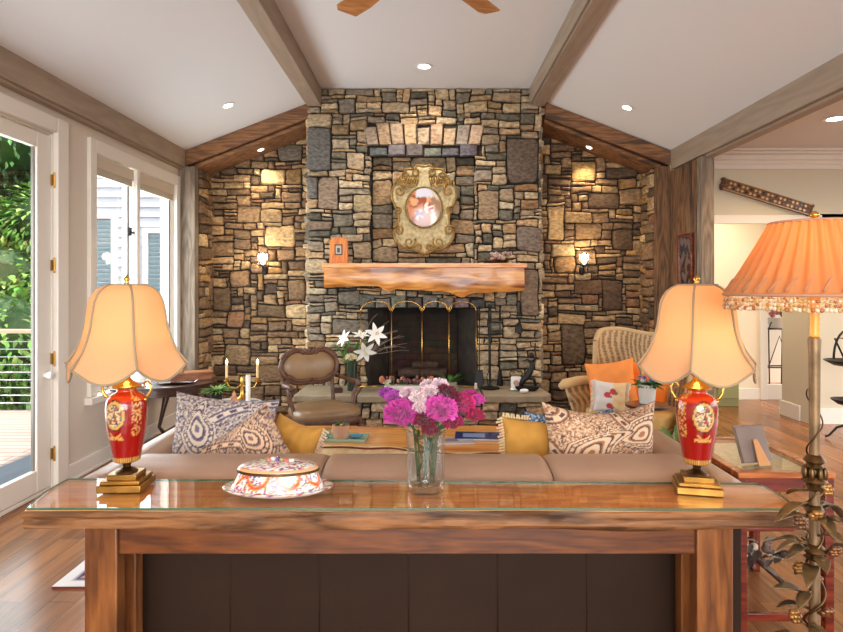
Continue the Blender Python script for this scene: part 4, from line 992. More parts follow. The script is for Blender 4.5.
# medallion
pm = thing('wall_medallion', 'ornate gilt plaque with a round painted picture hung over the mantel', 'plaque', (-.045, 7.03, 1.865))
half = [(0,.0),(.08,.03),(.13,.05),(.20,.06),(.27,.10),(.32,.17),(.33,.25),(.29,.31),(.28,.40),(.31,.52),(.355,.62),(.35,.72),(.31,.79),(.25,.83),(.24,.88),(.20,.94),(.12,.95),(.07,.985),(0,.97)]
hp_ = [Vector((x, z)) for x, z in half]; sm = []
for i in range(len(hp_)-1):
    p0, p1, p2, p3 = hp_[max(i-1,0)], hp_[i], hp_[i+1], hp_[min(i+2, len(hp_)-1)]
    for k in range(4):
        t = k/4; sm.append(.5*((2*p1)+(-p0+p2)*t+(2*p0-5*p1+4*p2-p3)*t*t+(-p0+3*p1-3*p2+p3)*t**3))
outl = [(p.x, p.y) for p in sm]+[(-p.x, p.y) for p in reversed(sm[1:])]
m_plq = M('plaque_cream', S(190,172,128), .6, .1, var=.3, scale=26, bump=.8, bscale=60); m_plg = M('plaque_gilt', S(150,116,62), .42, .6, var=.4, scale=20)
fr_ = lambda x, y, z: Vector((x, -z, y))
b_ = MB(); n = len(outl); vs = []
for z, s in ((0, 1), (.03, 1), (.045, .97), (.05, .9), (.035, .8)): vs += [Vector((x*s, -z, .5+(y-.5)*s)) for x, y in outl]
b_.add(vs, [(l*n+i, (l+1)*n+i, (l+1)*n+(i+1) % n, l*n+(i+1) % n) for l in range(4) for i in range(n)]+[tuple(4*n+i for i in range(n))]); 
for f_ in b_.f: f_.reverse()
b_.build('plaque_body', m_plq, pm, smooth=60)
orn = MB(); rnd = random.Random(3)
orn.tube([(x, -.045, y) for x, y in outl], .012, 8, closed=True)
def scroll(cx, cz, r, turns, a0, dirn, w=.013, y=-.06):
    pts = []; N_ = 26
    for i in range(N_): t = i/(N_-1); a = a0+dirn*turns*2*pi*t; rr = r*(1-.8*t); pts.append((cx+rr*cos(a), y-.01*t, cz+rr*sin(a)))
    orn.tube(pts, [lerp(w, w*.5, i/(N_-1)) for i in range(N_)], 7)
for s in (-1, 1):
    for cx, cz, r, a0 in ((.20,.86,.075,3.3),(.10,.90,.05,1),(.27,.70,.06,2),(.28,.26,.06,.5),(.16,.13,.07,2.5),(.29,.48,.045,1),(.06,.07,.045,0)): scroll(s*cx, cz, r, 1.3, a0 if s > 0 else pi-a0, s)
    for k in range(9): # plumes under the two top lobes
        orn.leaf((s*(.10+.02*k), -.055, .80+.006*k), (s*.5, -.4, -.7), (0,-1,0), .09, .03, .3, 5)
        orn.tube([(s*(.06+.025*k), -.055, .86), (s*(.08+.028*k), -.07, .80), (s*(.08+.03*k), -.055, .755)], [.010,.012,.004], 6)
for k in range(60):
    q = k/60*2*pi; orn.ball((.205*cos(q), -.055, .515+.225*sin(q)), .011, seg=7, rings=5)
orn.build('scrollwork', m_plg, pm, smooth=180)
orn = None
def scene_c(q, i, z):
    r = i/10*.19; x, y = r*cos(q), r*sin(q); v = noise.noise(Vector((x*9, y*9, 1))); w_ = noise.noise(Vector((x*22, y*22, 7)))
    if y > .10 and abs(x) < .09: return S(206,204,216)
    if hypot(x-.05, y-.0) < .05: return S(176,60,56) if w_ > 0 else S(236,220,206)
    if hypot(x+.05, y+.07) < .055: return S(96,64,120) if w_ > -.1 else S(214,170,150)
    if x > .08: return S(206,190,176) if v > -.1 else S(160,120,90)
    return S(196,120,76) if v > .1 else S(150,76,48) if v > -.2 else S(216,160,110)
rt = Matrix(((1,0,0),(0,0,-1),(0,1,0)))
MB().lathe([(.019*i, .035+.012*(1-(i/10)**2)) for i in range(0, 11)], 72, (0, -.02, .515), sx=.98, sy=1.12, rot=rt, col=scene_c, caps=False).build('painted_medallion', m_porc, pm, smooth=180)
# small wooden photo frame on the mantel
pf2 = thing('photo_frame', 'small arched orange-wood photo frame standing on the left of the mantel', 'picture frame', (-.965, 6.82, 1.7525), R(-4))
fo = [(-.105,0),(.105,0),(.10,.03),(.10,.25),(.07,.275),(0,.29),(-.07,.275),(-.10,.25),(-.10,.03)]
MB().prism(fo, -.012, .012, lambda x, y, z: Vector((x, z, y))).build('frame', wood('orange_wood', S(186,96,34), S(226,140,62), 'Z', 3, .35), pf2, bevel=.004)
MB().box((0,-.0135,.15), (.085,.004,.115), None, S(60,44,36)).box((0,-.0165,.15), (.062,.003,.09), None, S(176,170,160)).box((0,-.019,.145), (.03,.002,.05), None, S(70,66,64)).build('photo', m_porc, pf2)
bw = thing('flower_bowl', 'low dish of pale pink dried flowers on the right of the mantel', 'flowers', (.78, 6.82, 1.7525))
MB().lathe([(.05,0),(.09,.02),(.11,.035),(.10,.035),(.04,.012)], 24).build('dish', m_bronze, bw, smooth=50)
mb = MB(); rnd = random.Random(8)
for k in range(26): blossom(mb, (rnd.uniform(-.11,.11), rnd.uniform(-.06,.06), .05+rnd.uniform(0,.075)), rnd.uniform(.018,.028), rnd.choice([S(206,140,140), S(240,220,200), S(160,80,90), S(226,196,176)]), S(240,214,196), 12, k)
mb.build('flowers', m_petal, bw)

# ------------------------------------------------------------ fire screen, tools, hearth things
HZ = .414
fs_ = thing('fire_screen', 'brass arched fire screen of four panels in front of the firebox', 'fire screen', (-.06, 6.85, HZ))
xs_ = [at(p, 300, 6.85).x for p in (361, 391.5, 422, 449, 476)]; zsp, ztp = 1.235, 1.345
for k in range(4):
    a, b2 = xs_[k], xs_[k+1]; y0, y1 = (6.80, 6.86) if k == 0 else (6.86, 6.80) if k == 3 else (6.86, 6.86)
    pts = [((a+b2)/2-(b2-a)/2*cos(i/20*pi), lerp(y0, y1, i/20), zsp+(ztp-zsp)*sin(i/20*pi)) for i in range(21)]
    fr2 = MB().tube(pts, .0055, 8).tube([(a+.002, y0, HZ+.01), (a+.002, y0, zsp)], .0032, 6).tube([(b2-.002, y1, HZ+.01), (b2-.002, y1, zsp)], .0032, 6).tube([(a, y0, HZ+.012), (b2, y1, HZ+.012)], .006, 6)
    pn = fr2.build('screen_frame', m_gold if k < 9 else m_brass, fs_, world=True, smooth=180)
sc2 = MB()
for x, s in ((xs_[1], 1), (xs_[2], 1), (xs_[3], 1)):
    for q in (-1, 1): sc2.tube([(x, 6.85, zsp-.01), (x+q*.02, 6.85, zsp+.02), (x+q*.03, 6.85, zsp+.045), (x+q*.018, 6.85, zsp+.055)], .004, 6)
sc2.build('scroll_finials', m_gold, fs_, world=True, smooth=180)
lg = thing('log_grate', 'black iron grate holding charred logs inside the firebox', 'grate', (-.06, 7.2, .41))
g = MB()
for k in range(8): x = -.30+k*.085; g.tube([(x, -.13, .10), (x, -.12, .06), (x, .12, .06), (x, .14, .12)], .008, 6)
for y in (-.1, .1): g.tube([(-.32, y, .05), (.32, y, .05)], .008, 6).tube([(-.28, y, .0), (-.28, y, .05)], .01, 6).tube([(.28, y, 0), (.28, y, .05)], .01, 6)
g.build('grate_bars', m_iron, lg, smooth=180)
m_log = M('charred_log', S(74,54,42), .9, var=.5, scale=14, bump=.6)
for lab, p, q, r in (('charred log at the front of the grate', (-.34, 7.14, .525), (.20, 7.16, .525), .05), ('charred log at the back of the grate', (-.30, 7.26, .525), (.22, 7.24, .525), .05), ('short charred log lying across the other two', (-.18, 7.17, .61), (.10, 7.24, .61), .04)):
    tag(MB().tube([lerp(Vector(p), Vector(q), i/6)+Vector((0,0,.005*sin(i*2))) for i in range(7)], [r, r*1.05, r, r*1.03, r*.97, r, r*.95], 12).build('log', m_log, smooth=50), lab, 'log', 'logs in the firebox')
# tool set
ft = thing('fireplace_tool_stand', 'black iron stand for the fireplace tools on the right of the hearth', 'tool stand', (.66, 6.74, HZ))
t_ = MB().lathe([(.10,0),(.105,.012),(.07,.02),(.02,.03),(.012,.05)], 24).tube([(0,0,.04),(0,0,.86)], .009, 8).tube([(-.11,0,.82),(.11,0,.82)], .007, 6).tube([(0,-.09,.82),(0,.09,.82)], .007, 6).ball((0,0,.88), .022, seg=10, rings=8)
t_.build('stand', m_iron, ft, smooth=60)
def tool(lab, name, dx, dy, kind):
    t = thing(name, lab, 'fireplace tool', (.66+dx, 6.74+dy, HZ), 0, 'fireplace tools hanging on the iron stand')
    h = MB().tube([(0,0,.86),(0,0,.80),(0,0,.72)], [.008,.012,.009], 8).ball((0,0,.875), .016, seg=8, rings=6).tube([(0,0,.72),(0,0,.16)], .005, 6); h.build('handle', m_iron, t, smooth=180)
    e = MB()
    if kind == 'shovel': e.add([(-.035,0,.2),(.035,0,.2),(.05,-.012,.06),(.03,-.02,.02),(-.03,-.02,.02),(-.05,-.012,.06)], [(0,1,2,3,4,5)])
    elif kind == 'brush':
        for k in range(40): q = k*2.4; rr = .035*sqrt(k/40); e.tube([(rr*.4*cos(q), rr*.4*sin(q), .2), (rr*cos(q), rr*sin(q), .03)], .004, 4)
    elif kind == 'poker': e.tube([(0,0,.18),(0,0,.04)], [.006,.002], 6).tube([(0,0,.12),(.025,0,.09),(.03,0,.12)], .004, 6)
    else: e.tube([(0,0,.18),(-.022,0,.12),(-.012,0,.03)], .005, 6).tube([(0,0,.18),(.022,0,.12),(.012,0,.03)], .005, 6)
    e.build({'shovel':'blade','brush':'bristles','poker':'hook','tongs':'jaws'}[kind], m_iron, t, solid=.004 if kind == 'shovel' else 0)
tool('ash shovel hanging leftmost on the iron stand', 'ash_shovel', -.11, 0, 'shovel'); tool('hearth brush hanging at the right of the iron stand', 'hearth_brush', .11, 0, 'brush')
tool('poker hanging at the front of the iron stand', 'fire_poker', 0, -.09, 'poker'); tool('fire tongs hanging at the rear of the iron stand', 'fire_tongs', 0, .09, 'tongs')
hl = thing('wall_bell', 'small dark bell hanging on the stone right of the firebox', 'bell', (1.0, 6.93, 1.0))
MB().lathe([(.045,.0),(.042,.03),(.034,.07),(.02,.1),(0,.105)], 16).ball((0,0,-.005), .014, seg=8, rings=6).tube([(0,0,.105),(0,0,.16),(-.03,0,.185),(0,0,.205),(.03,0,.185),(.02,0,.15)], .006, 6).tube([(0,0,.19),(0,.06,.19)], .008, 6).build('bell', m_iron, hl, smooth=60)
hc = thing('table_clock', 'small cream clock in a scrolled case standing on the hearth', 'clock', (.93, 6.66, HZ), R(-4))
MB().box((0,0,.07), (.105,.05,.14)).box((0,0,.005), (.125,.07,.012)).build('case', m_white, hc, bevel=.006); MB().lathe([(0,0),(.03,0),(.032,-.006),(.0,-.008)], 20, (0,-.026,.075), rot=rt).build('dial', M('dial', S(200,150,120), .5), hc)
sr = MB(); 
for s in (-1, 1): sr.tube([(s*.05,0,.14),(s*.07,0,.17),(s*.05,0,.2),(s*.02,0,.19),(0,0,.215)], .009, 6)
sr.build('scroll_top', m_bronze, hc, smooth=180)
bt = thing('bronze_figurine', 'dark metal leaping figure on a long base at the right hearth end', 'figurine', (1.04, 6.60, HZ))
MB().lathe([(.09,0),(.12,.02),(.13,.045),(.10,.05),(0,.05)], 24, sx=1, sy=.45).build('base', m_iron, bt, smooth=50)
q = MB().tube([(-.07,0,.05),(-.05,0,.10),(0,0,.15),(.03,0,.2),(.05,0,.26),(.04,0,.32)], [.022,.028,.036,.034,.026,.016], 10).ball((.045,0,.37), (.026,.024,.032), seg=10, rings=8).tube([(.04,0,.29),(.0,-.02,.33),(-.05,-.02,.31)], [.014,.011,.008], 8).tube([(.05,0,.29),(.09,0,.35),(.08,0,.44),(.085,0,.5)], [.014,.011,.009,.006], 8).tube([(0,0,.14),(.07,0,.12),(.09,0,.05)], [.026,.02,.014], 8)
q.build('figure', m_iron, bt, smooth=180)
mw = tag(MB().ball((.985, 6.46, HZ+.022), (.05,.03,.022), (0,0,.3), 12, 8).ball((.955, 6.455, HZ+.028), .012, seg=8, rings=6).build('white_stone', m_white, smooth=180), 'small smooth white stone on the hearth before the figurine', 'stone')
bd_ = thing('bird_figurine', 'tiny black and white bird figurine right of the firebox', 'figurine', (.50, 6.62, HZ)); MB().ball((0,0,.035), (.02,.03,.028), (.4,0,0), 10, 8, S(230,226,220)).ball((0,-.02,.068), .015, seg=8, rings=6, col=S(230,226,220)).ball((0,.018,.045), (.017,.035,.016), (.5,0,0), 8, 6, S(30,28,28)).tube([(0,-.03,.068),(0,-.045,.064)], [.005,.001], 5, col=S(200,140,40)).tube([(0,0,.0),(0,0,.015)], .006, 5, col=S(60,50,40)).build('bird', m_porc, bd_, smooth=180)
pot('grey ribbed pot with a spiky green plant on the hearth', 'plant', (.225, 6.55, HZ), [(.06,0),(.07,.01),(.078,.05),(.072,.06),(.08,.09),(.082,.10)], M('grey_pot', S(140,132,112), .8, var=.2), 34, .15, .018, 8, .8, bend=.35, upw=1.0)
# autumn garland planter
gb = thing('planter_trough', 'long low trough of dried brown heads and white blooms behind the bouquet', 'plant', (-.22, 6.52, HZ)); MB().box((0,0,.035), (.46,.13,.07), taper=1.0).build('trough', M('pale_trough', S(206,200,188), .6), gb, bevel=.01)
mb = MB(); rnd = random.Random(10)
for k in range(38):
    x = rnd.uniform(-.24,.24); z = rnd.uniform(.09,.15); mb.tube([(x*.9,0,.05),(x,rnd.uniform(-.05,.05),z)], .003, 4, col=S(80,90,50)); mb.ball((x, rnd.uniform(-.06,.06), z), (.015,.015,.02), seg=7, rings=5, col=rnd.choice([S(150,92,66), S(120,70,50), S(176,120,90), S(110,50,60)]))
for k in range(6): blossom(mb, (-.20+.03*rnd.uniform(-1,1), -.05, .07+.05*rnd.random()), .025, S(230,226,200), S(210,216,190), 14, k)
for s in (-1, 1): mb.ball((s*.255, -.02, .13), (.03,.02,.04), seg=10, rings=8, col=S(170,100,64))
mb.build('dried_heads', m_petal, gb, smooth=180)
# lilies in a dark vase on the hearth
lv_ = thing('lily_vase', 'tall dark green vase at the left of the firebox', 'vase', (-.80, 6.62, HZ))
MB().lathe([(.045,0),(.05,.01),(.052,.15),(.056,.24),(.06,.30),(.056,.30),(.05,.24),(.03,.1),(0,.09)], 24).build('vase_body', M('dark_green_glass', S(40,56,44), .15, coat=.6), lv_, smooth=50)
def lily(lab, px, py, Y, dirv, s=.075):
    c = at(px, py, Y); d = Vector(dirv).normalized(); t = thing('lily', lab, 'flower', tuple(c), 0, 'white lilies in the dark vase')
    mb = MB(); a = d.orthogonal().normalized(); b3 = d.cross(a)
    for k in range(6):
        q = k*pi/3; o_d = (a*cos(q)+b3*sin(q)); mb.leaf(c-d*.03, d*.75+o_d*.8, d, s*1.35, s*.62, .55, 7, S(244,242,236), .12)
    mb.build('petals', m_petal, t, world=True, smooth=180)
    an = MB(); 
    for k in range(5): q = k*2*pi/5; e = c+d*.05+(a*cos(q)+b3*sin(q))*.015; an.tube([c-d*.02, e], .0015, 4, col=S(180,200,110)).ball(e, .005, seg=6, rings=4, col=S(196,110,40))
    an.build('stamens', m_petal, t, world=True, smooth=180)
    v = Vector((-.80, 6.62, HZ+.27)); MB().tube([c-d*.03, c*.5+v*.5-d*.04, v, v+Vector((0,0,-.12))], .004, 6).build('stem', m_stem, t, world=True, smooth=180)
lily('white lily facing forward at the upper right of the lily vase', 376, 334, 6.5, (.35,-.8,.2), .085); lily('white lily drooping at the right of the lily vase', 365, 352, 6.5, (.3,-.7,-.4), .09)
lily('white lily at the upper left of the lily vase', 343, 338, 6.52, (-.6,-.6,.4), .07); lily('white lily at the top centre of the lily vase', 361, 334, 6.6, (.1,-.4,.9), .07)
hd = thing('hydrangea', 'cream hydrangea head with a brown one over the dark vase rim', 'flower', tuple(at(351, 357, 6.52))); mb = MB(); blossom(mb, (0,0,0), .06, S(236,216,176), S(244,232,206), 60, 2, .6); blossom(mb, (.0,0,.075), .05, S(120,80,56), S(150,104,70), 40, 3, .7); mb.build('bloom', m_petal, hd); MB().tube([(0,0,-.02), tuple(Vector((-.80, 6.62, HZ+.2))-at(351,357,6.52))], .005, 6).build('stem', m_stem, hd)
gr = thing('vase_foliage', 'long green lily leaves rising between the white lilies', 'leaves', (-.80, 6.62, HZ+.16)); mb = MB(); rnd = random.Random(3)
for k in range(26): a = rnd.uniform(0, 2*pi); mb.leaf((0,0,.06), (cos(a)*.5, sin(a)*.4, rnd.uniform(.6,1.3)), (0,0,1), rnd.uniform(.2,.42), .035, .25, 7)
mb.build('leaves', m_leaf, gr, smooth=180)
br_ = MB(); rnd = random.Random(31)
for k in range(9):
    p = Vector((.0, 0, .1)); pts = [p.copy()]; d = Vector((.42+rnd.uniform(-.2,.3), rnd.uniform(-.15,.15), 1)).normalized()
    for i in range(9): p = p+d*.075; d = (d+Vector((.10+rnd.uniform(-.18,.22), rnd.uniform(-.1,.1), rnd.uniform(-.22,.08)))).normalized(); pts.append(p.copy())
    br_.tube(pts, [.004-.0003*i for i in range(10)], 5)
    for j in (4, 6): q = pts[j]; br_.tube([q, q+Vector((rnd.uniform(-.1,.14), 0, rnd.uniform(0,.1)))], .0018, 4)
bo = thing('curly_branches', 'pale curling twigs arching from the lily vase toward the screen', 'branches', (-.80, 6.64, HZ+.1)); br_.build('twigs', M('twig', S(150,130,112), .8), bo, smooth=180)
hb_ = tag(MB().box((-.93, 6.5, HZ+.02), (.10,.08,.04)).box((-.93, 6.5, HZ+.045), (.07,.05,.012)).build('small_box', m_darkwood, bevel=.004), 'small dark wooden box on the left end of the hearth', 'box')
# ------------------------------------------------------------ carved French chair (left of the hearth)
vc = thing('carved_armchair', 'carved walnut armchair with brown leather seat and kidney-shaped back', 'chair', (-.95, 5.62, 0), R(32))
def kid(q, k=1.0):
    x = .275*cos(q)*k; z = .175*sin(q)*k
    if sin(q) > 0: z -= .055*math.exp(-(cos(q)/.35)**2)*k
    else: z += .03*math.exp(-(cos(q)/.4)**2)*k
    return x, z
BZ = .765; tb = lambda x, z, y=0: Vector((x, .27+.12*(z-.1+BZ-.5)+y, BZ+z))
MB().tube([tb(*kid(2*pi*i/64)) for i in range(64)], .024, 10, closed=True).build('back_frame', m_carved, vc, smooth=180)
def pad(u, v): x, z = kid(u*2*pi, .95*v); return tb(x, z, -.05*(1-v*v)**.5+.005)
p_ = MB().grid(pad, 48, 8, cu=True); p_.grid(lambda u, v: tb(*kid(-u*2*pi, .95*v), .02), 48, 4, cu=True)
m_cl = M('chair_leather', S(136,106,72), .4, var=.12, scale=6, coat=.2); p_.build('back_pad', m_cl, vc, smooth=180)
cr_ = MB(); cl_ = MB(); rnd = random.Random(6)
for s in (-1, 1):
    for k in range(12):
        q = pi/2-s*(.1+k*.09); x, z = kid(q, 1.06); cr_.ball(tb(x, z+.004, -.012), (.022,.016,.018), (0,rnd.uniform(-1,1),0), 8, 6)
        q = -pi/2-s*(.08+k*.08); x, z = kid(q, .93); cl_.ball(tb(x, z+.012, -.03), (.022,.014,.016), (0,rnd.uniform(-1,1),0), 8, 6)
for k in range(-2, 3): cr_.ball(tb(k*.035, .145-.01*abs(k), -.01), (.022,.02,.035), (0, k*.4, 0), 8, 6)
cr_.build('crest_carving', m_carved, vc, smooth=180); cl_.build('lower_carving', m_carved, vc, smooth=180)
def seatf(rr, z0, z1, nm, mat, pf_):
    mb = MB(); vs = []; n = 48
    for z, k in pf_:
        for i in range(n):
            q = 2*pi*i/n; e = .62; x = math.copysign(abs(cos(q))**e, cos(q))*.31*k*(1 if sin(q) < 0 else .9); y = math.copysign(abs(sin(q))**e, sin(q))*.28*k; vs.append((x, y-.03, z))
    L_ = len(pf_); mb.add(vs, [(l*n+i, l*n+(i+1) % n, (l+1)*n+(i+1) % n, (l+1)*n+i) for l in range(L_-1) for i in range(n)]+[tuple((L_-1)*n+i for i in range(n)), tuple(range(n-1,-1,-1))]); return mb.build(nm, mat, vc, smooth=60)
seatf(1, 0, 0, 'seat_rail', m_carved, [(.30, .93), (.31, 1.0), (.345, 1.02), (.37, 1.0)]); seatf(1, 0, 0, 'seat', m_cl, [(.371, .98), (.40, 1.01), (.43, .97), (.455, .82), (.465, .5), (.468, .1)])
for x, y, fz in ((-.25, -.24, -1), (.25, -.24, -1), (-.22, .2, 1), (.22, .2, 1)):
    s = 1 if x > 0 else -1; MB().tube([(x*.96, y*.96, .34), (x+s*.03, y+fz*.03, .26), (x+s*.012, y+fz*.01, .14), (x-s*.0, y, .06), (x+s*.025, y+fz*.025, .015)], [.032,.034,.02,.015,.02], 10).ball((x+s*.03, y+fz*.03, .016), .02, seg=8, rings=6).build('leg', m_carved, vc, smooth=180)
for s in (-1, 1):
    MB().tube([(s*.21,.2,.36),(s*.215,.25,.5),(s*.22,.275,.64),(s*.23,.29,.72)], .02, 8).build('back_post', m_carved, vc, smooth=180)
    MB().tube([(s*.26,.27,.66),(s*.30,.18,.65),(s*.325,.05,.635),(s*.325,-.08,.64),(s*.315,-.13,.62)], [.018,.02,.024,.024,.02], 8).tube([(s*.32,-.07,.62),(s*.30,-.02,.52),(s*.285,-.06,.44),(s*.28,-.12,.36)], [.02,.018,.018,.022], 8).build('armrest', m_carved, vc, smooth=180)

# ------------------------------------------------------------ wicker wing chair (right of the hearth)
wc = thing('wicker_armchair', 'large woven wicker wing chair facing in beside the right stone recess', 'chair', (1.81, 5.45, 0), R(-38))
def wcol(u, v):
    s = sin(u*150+3*sin(v*9)); t = sin(v*170); return S(196,166,124) if s > .1 else (S(160,128,88) if t > 0 else S(128,98,66))
def shell(off):
    def fn(u, v):
        a = (u-.5)*2; top = .70+.05*abs(a)**1.5*2-.16*abs(a)**7; x = .39*math.copysign(min(1, abs(a)*1.18)**.95, a)*(1+.06*v)+off*a*.6; y = .30-(.34*max(0, abs(a)-.45)**1.3/.5)*(1-.0*v)+.10*v+off; z = .36+v*top
        return Vector((x, y, z))
    return fn
sh_ = MB(); sh_.grid(shell(0), 110, 60, colf=wcol); k = len(sh_.f); sh_.grid(shell(.045), 60, 40, colf=wcol)
for f_ in sh_.f[:k]: f_.reverse()
sh_.tube([shell(.022)(i/60, 1) for i in range(61)], .026, 8, col=S(188,156,112)); sh_.tube([shell(.022)(0, i/20) for i in range(21)], .024, 8, col=S(188,156,112)); sh_.tube([shell(.022)(1, i/20) for i in range(21)], .024, 8, col=S(188,156,112))
m_wick = M('wicker_weave', attr='Col', rough=.7, bump=.5, bscale=120); sh_.build('backrest', m_wick, wc, smooth=60)
for s in (-1, 1):
    mb = MB(); mb.tube([(s*.39,.18,.62),(s*.43,.04,.655),(s*.48,-.14,.66),(s*.53,-.31,.65),(s*.545,-.36,.63)], [.03,.04,.045,.045,.028], 12, col=S(206,172,122))
    mb.build('armrest', m_wick, wc, smooth=180); MB().grid(lambda u, v: Vector((s*(.385+.14*u*v), lerp(.2, -.33, u), lerp(.28, .64, v))), 30, 24, colf=wcol).build('side_panel', m_wick, wc, smooth=180, solid=.02)
mb = MB().box((0,-.05,.33), (.74,.60,.06), None, S(180,148,104)); mb.grid(lambda u, v: Vector((lerp(-.37,.37,u), -.355, lerp(.12,.33,v))), 60, 20, colf=wcol); mb.build('seat_base', m_wick, wc)
rbox(MB(), (-.35, -.36, .35), (.35, .22, .47), .04).build('seat_cushion', M('straw_cushion', S(206,164,96), .8, var=.12), wc, smooth=180)
for x in (-.34, .34):
    for y in (-.30, .25): MB().tube([(x, y, .34), (x, y, 0)], .022, 8).build('leg', M('rattan', S(170,132,84), .6), wc, smooth=60)
og = lambda u, v: tuple(x*(1+.1*noise.noise(Vector((u*7, v*7, 1)))) for x in S(234,140,66))
pil('orange pillow leaning on the left of the wicker chair back', 'pillow', .42, .42, .14, og, (1.58, 5.42, .66), (R(-14), R(-10), R(-24)), n=30, group=None)
pil('darker orange pillow behind the flower pot on the wicker chair', 'pillow', .38, .38, .13, lambda u, v: S(236,120,30), (1.88, 5.40, .65), (R(-14), R(8), R(-34)), n=30)
def rose(u, v):
    for cx, cy in ((.42,.55),(.58,.66),(.5,.2)):
        if hypot(u-cx, (v-cy)) < .1: return S(190,60,60)
        if hypot(u-cx-.1, v-cy+.05) < .05: return S(110,120,80)
    return S(214,206,198) if u < .6 else S(226,190,140)
pil('small white pillow with red roses and tassels in front of the orange one', 'pillow', .26, .26, .10, rose, (1.49, 5.16, .60), (R(-12), R(3), R(-16)), tass=(S(226,206,180), 'LR'), n=40)

# pot of flowers on a little round stand between sofa and wicker chair
ps = thing('plant_stand', 'small round dark stand under the white flower pot behind the sofa arm', 'stand', (1.60, 4.60, 0)); MB().lathe([(0,.625),(.15,.625),(.155,.632),(.155,.645),(0,.65)], 32).build('top', m_darkwood, ps, smooth=40); MB().lathe([(.02,.04),(.025,.2),(.016,.4),(.03,.6),(.05,.625)], 16).build('column', m_darkwood, ps, smooth=60)
for k in range(3): q = k*2*pi/3+.3; MB().tube([(0,0,.12),(.1*cos(q),.1*sin(q),.08),(.17*cos(q),.17*sin(q),.012)], [.018,.014,.01], 8).build('foot', m_darkwood, ps, smooth=180)
t = pot('white pot with a blue ribbon and leafy plant by the wicker chair', 'plant', (1.60, 4.60, .651), [(.05,0),(.055,.01),(.066,.13),(.07,.14)], M('white_pot', S(206,200,190), .5), 46, .10, .045, 5, 1.0, bend=.5, upw=.6)
mb = MB(); rnd = random.Random(1)
for k in range(9): a = rnd.uniform(0,6.28); blossom(mb, (.05*cos(a), .05*sin(a), .165+rnd.uniform(0,.03)), .018, rnd.choice([S(60,110,190), S(226,120,60), S(230,226,220), S(50,90,170)]), S(120,150,210), 12, k)
mb.build('blooms', m_petal, t)
pot('leafy dark green house plant between the wicker chair and the lamp', 'plant', (1.72, 4.25, 0), [(.12,0),(.14,.02),(.17,.3),(.18,.32)], M('brown_pot', S(80,60,46), .6), 60, .24, .05, 15, .4, bend=.5, upw=1.3)

# ------------------------------------------------------------ marble table with candles
mt_ = thing('pedestal_table', 'small round white marble topped table left of the carved chair', 'table', (-1.50, 4.89, 0))
MB().lathe([(0,.585),(.19,.585),(.205,.592),(.207,.60),(.202,.606),(0,.607)], 40).build('marble_top', M('white_marble', S(226,222,214), .2, var=.1, scale=8), mt_, smooth=40); MB().lathe([(.02,.05),(.03,.1),(.018,.25),(.032,.35),(.02,.45),(.05,.585)], 20).build('column', m_carved, mt_, smooth=60)
for k in range(3): q = k*2*pi/3; MB().tube([(0,0,.14),(.1*cos(q),.1*sin(q),.09),(.17*cos(q),.17*sin(q),.012)], [.02,.015,.011], 8).build('foot', m_carved, mt_, smooth=180)
pot('small black pot with a green ferny plant on the marble table', 'plant', (-1.62, 4.83, .6075), [(.035,0),(.038,.005),(.05,.10),(.052,.105)], m_iron, 60, .12, .018, 21, 1.1, bend=.35, upw=.5, leafc=M('bright_leaf', S(116,160,64), .5, var=.3))
bk_ = tag(MB().box((-1.40, 4.84, .6145), (.17,.12,.013), (0,0,.1)).build('book', M('blue_cover', S(96,120,150), .5), bevel=.002), 'thin blue book lying under the white candle on the marble table', 'book')
cn = thing('pillar_candle', 'tall white candle standing on the blue book', 'candle', (-1.385, 4.85, .6215)); MB().lathe([(.018,0),(.018,.2),(.014,.203),(0,.2)], 18).build('wax', M('wax', S(240,236,226), .5, spec=.4), cn, smooth=40); MB().tube([(0,0,.2),(0,0,.212)], .0015, 5).build('wick', m_iron, cn)
cd = thing('candelabra', 'gilt two-armed candelabra with lit candles on the marble table', 'candelabra', (-1.475, 5.0, .6075))
MB().lathe([(.05,0),(.052,.008),(.025,.02),(.012,.04),(.016,.08),(.01,.12),(.018,.15),(.008,.18)], 18).tube([(0,0,.12),(.05,0,.09),(.10,0,.10),(.122,0,.14)], .006, 8).tube([(0,0,.12),(-.05,0,.09),(-.10,0,.10),(-.122,0,.14)], .006, 8).lathe([(.022,.14),(.024,.15),(.012,.155),(.014,.175)], 12, (.122,0,0)).lathe([(.022,.14),(.024,.15),(.012,.155),(.014,.175)], 12, (-.122,0,0)).build('arms', m_gold, cd, smooth=60)
for s in (-1, 1):
    MB().lathe([(.0105,.17),(.0105,.275),(.006,.279),(0,.278)], 12, (s*.122,0,0)).build('candle', M('ivory_wax', S(226,190,130), .5), cd, smooth=50)
    MB().lathe([(.002,.279),(.009,.292),(.008,.302),(.0,.325)], 10, (s*.122,0,0)).build('flame', m_flame, cd, smooth=180)
bwl = thing('seashell', 'orange and white seashell between the candles on the marble table', 'shell', (-1.49, 4.84, .6075)); MB().lathe([(.004,0),(.035,.008),(.04,.02),(.024,.035),(.028,.045),(.014,.06),(.016,.068),(.0,.10)], 16).build('shell', M('shell', S(214,150,110), .35, var=.3, scale=30), bwl, smooth=60)

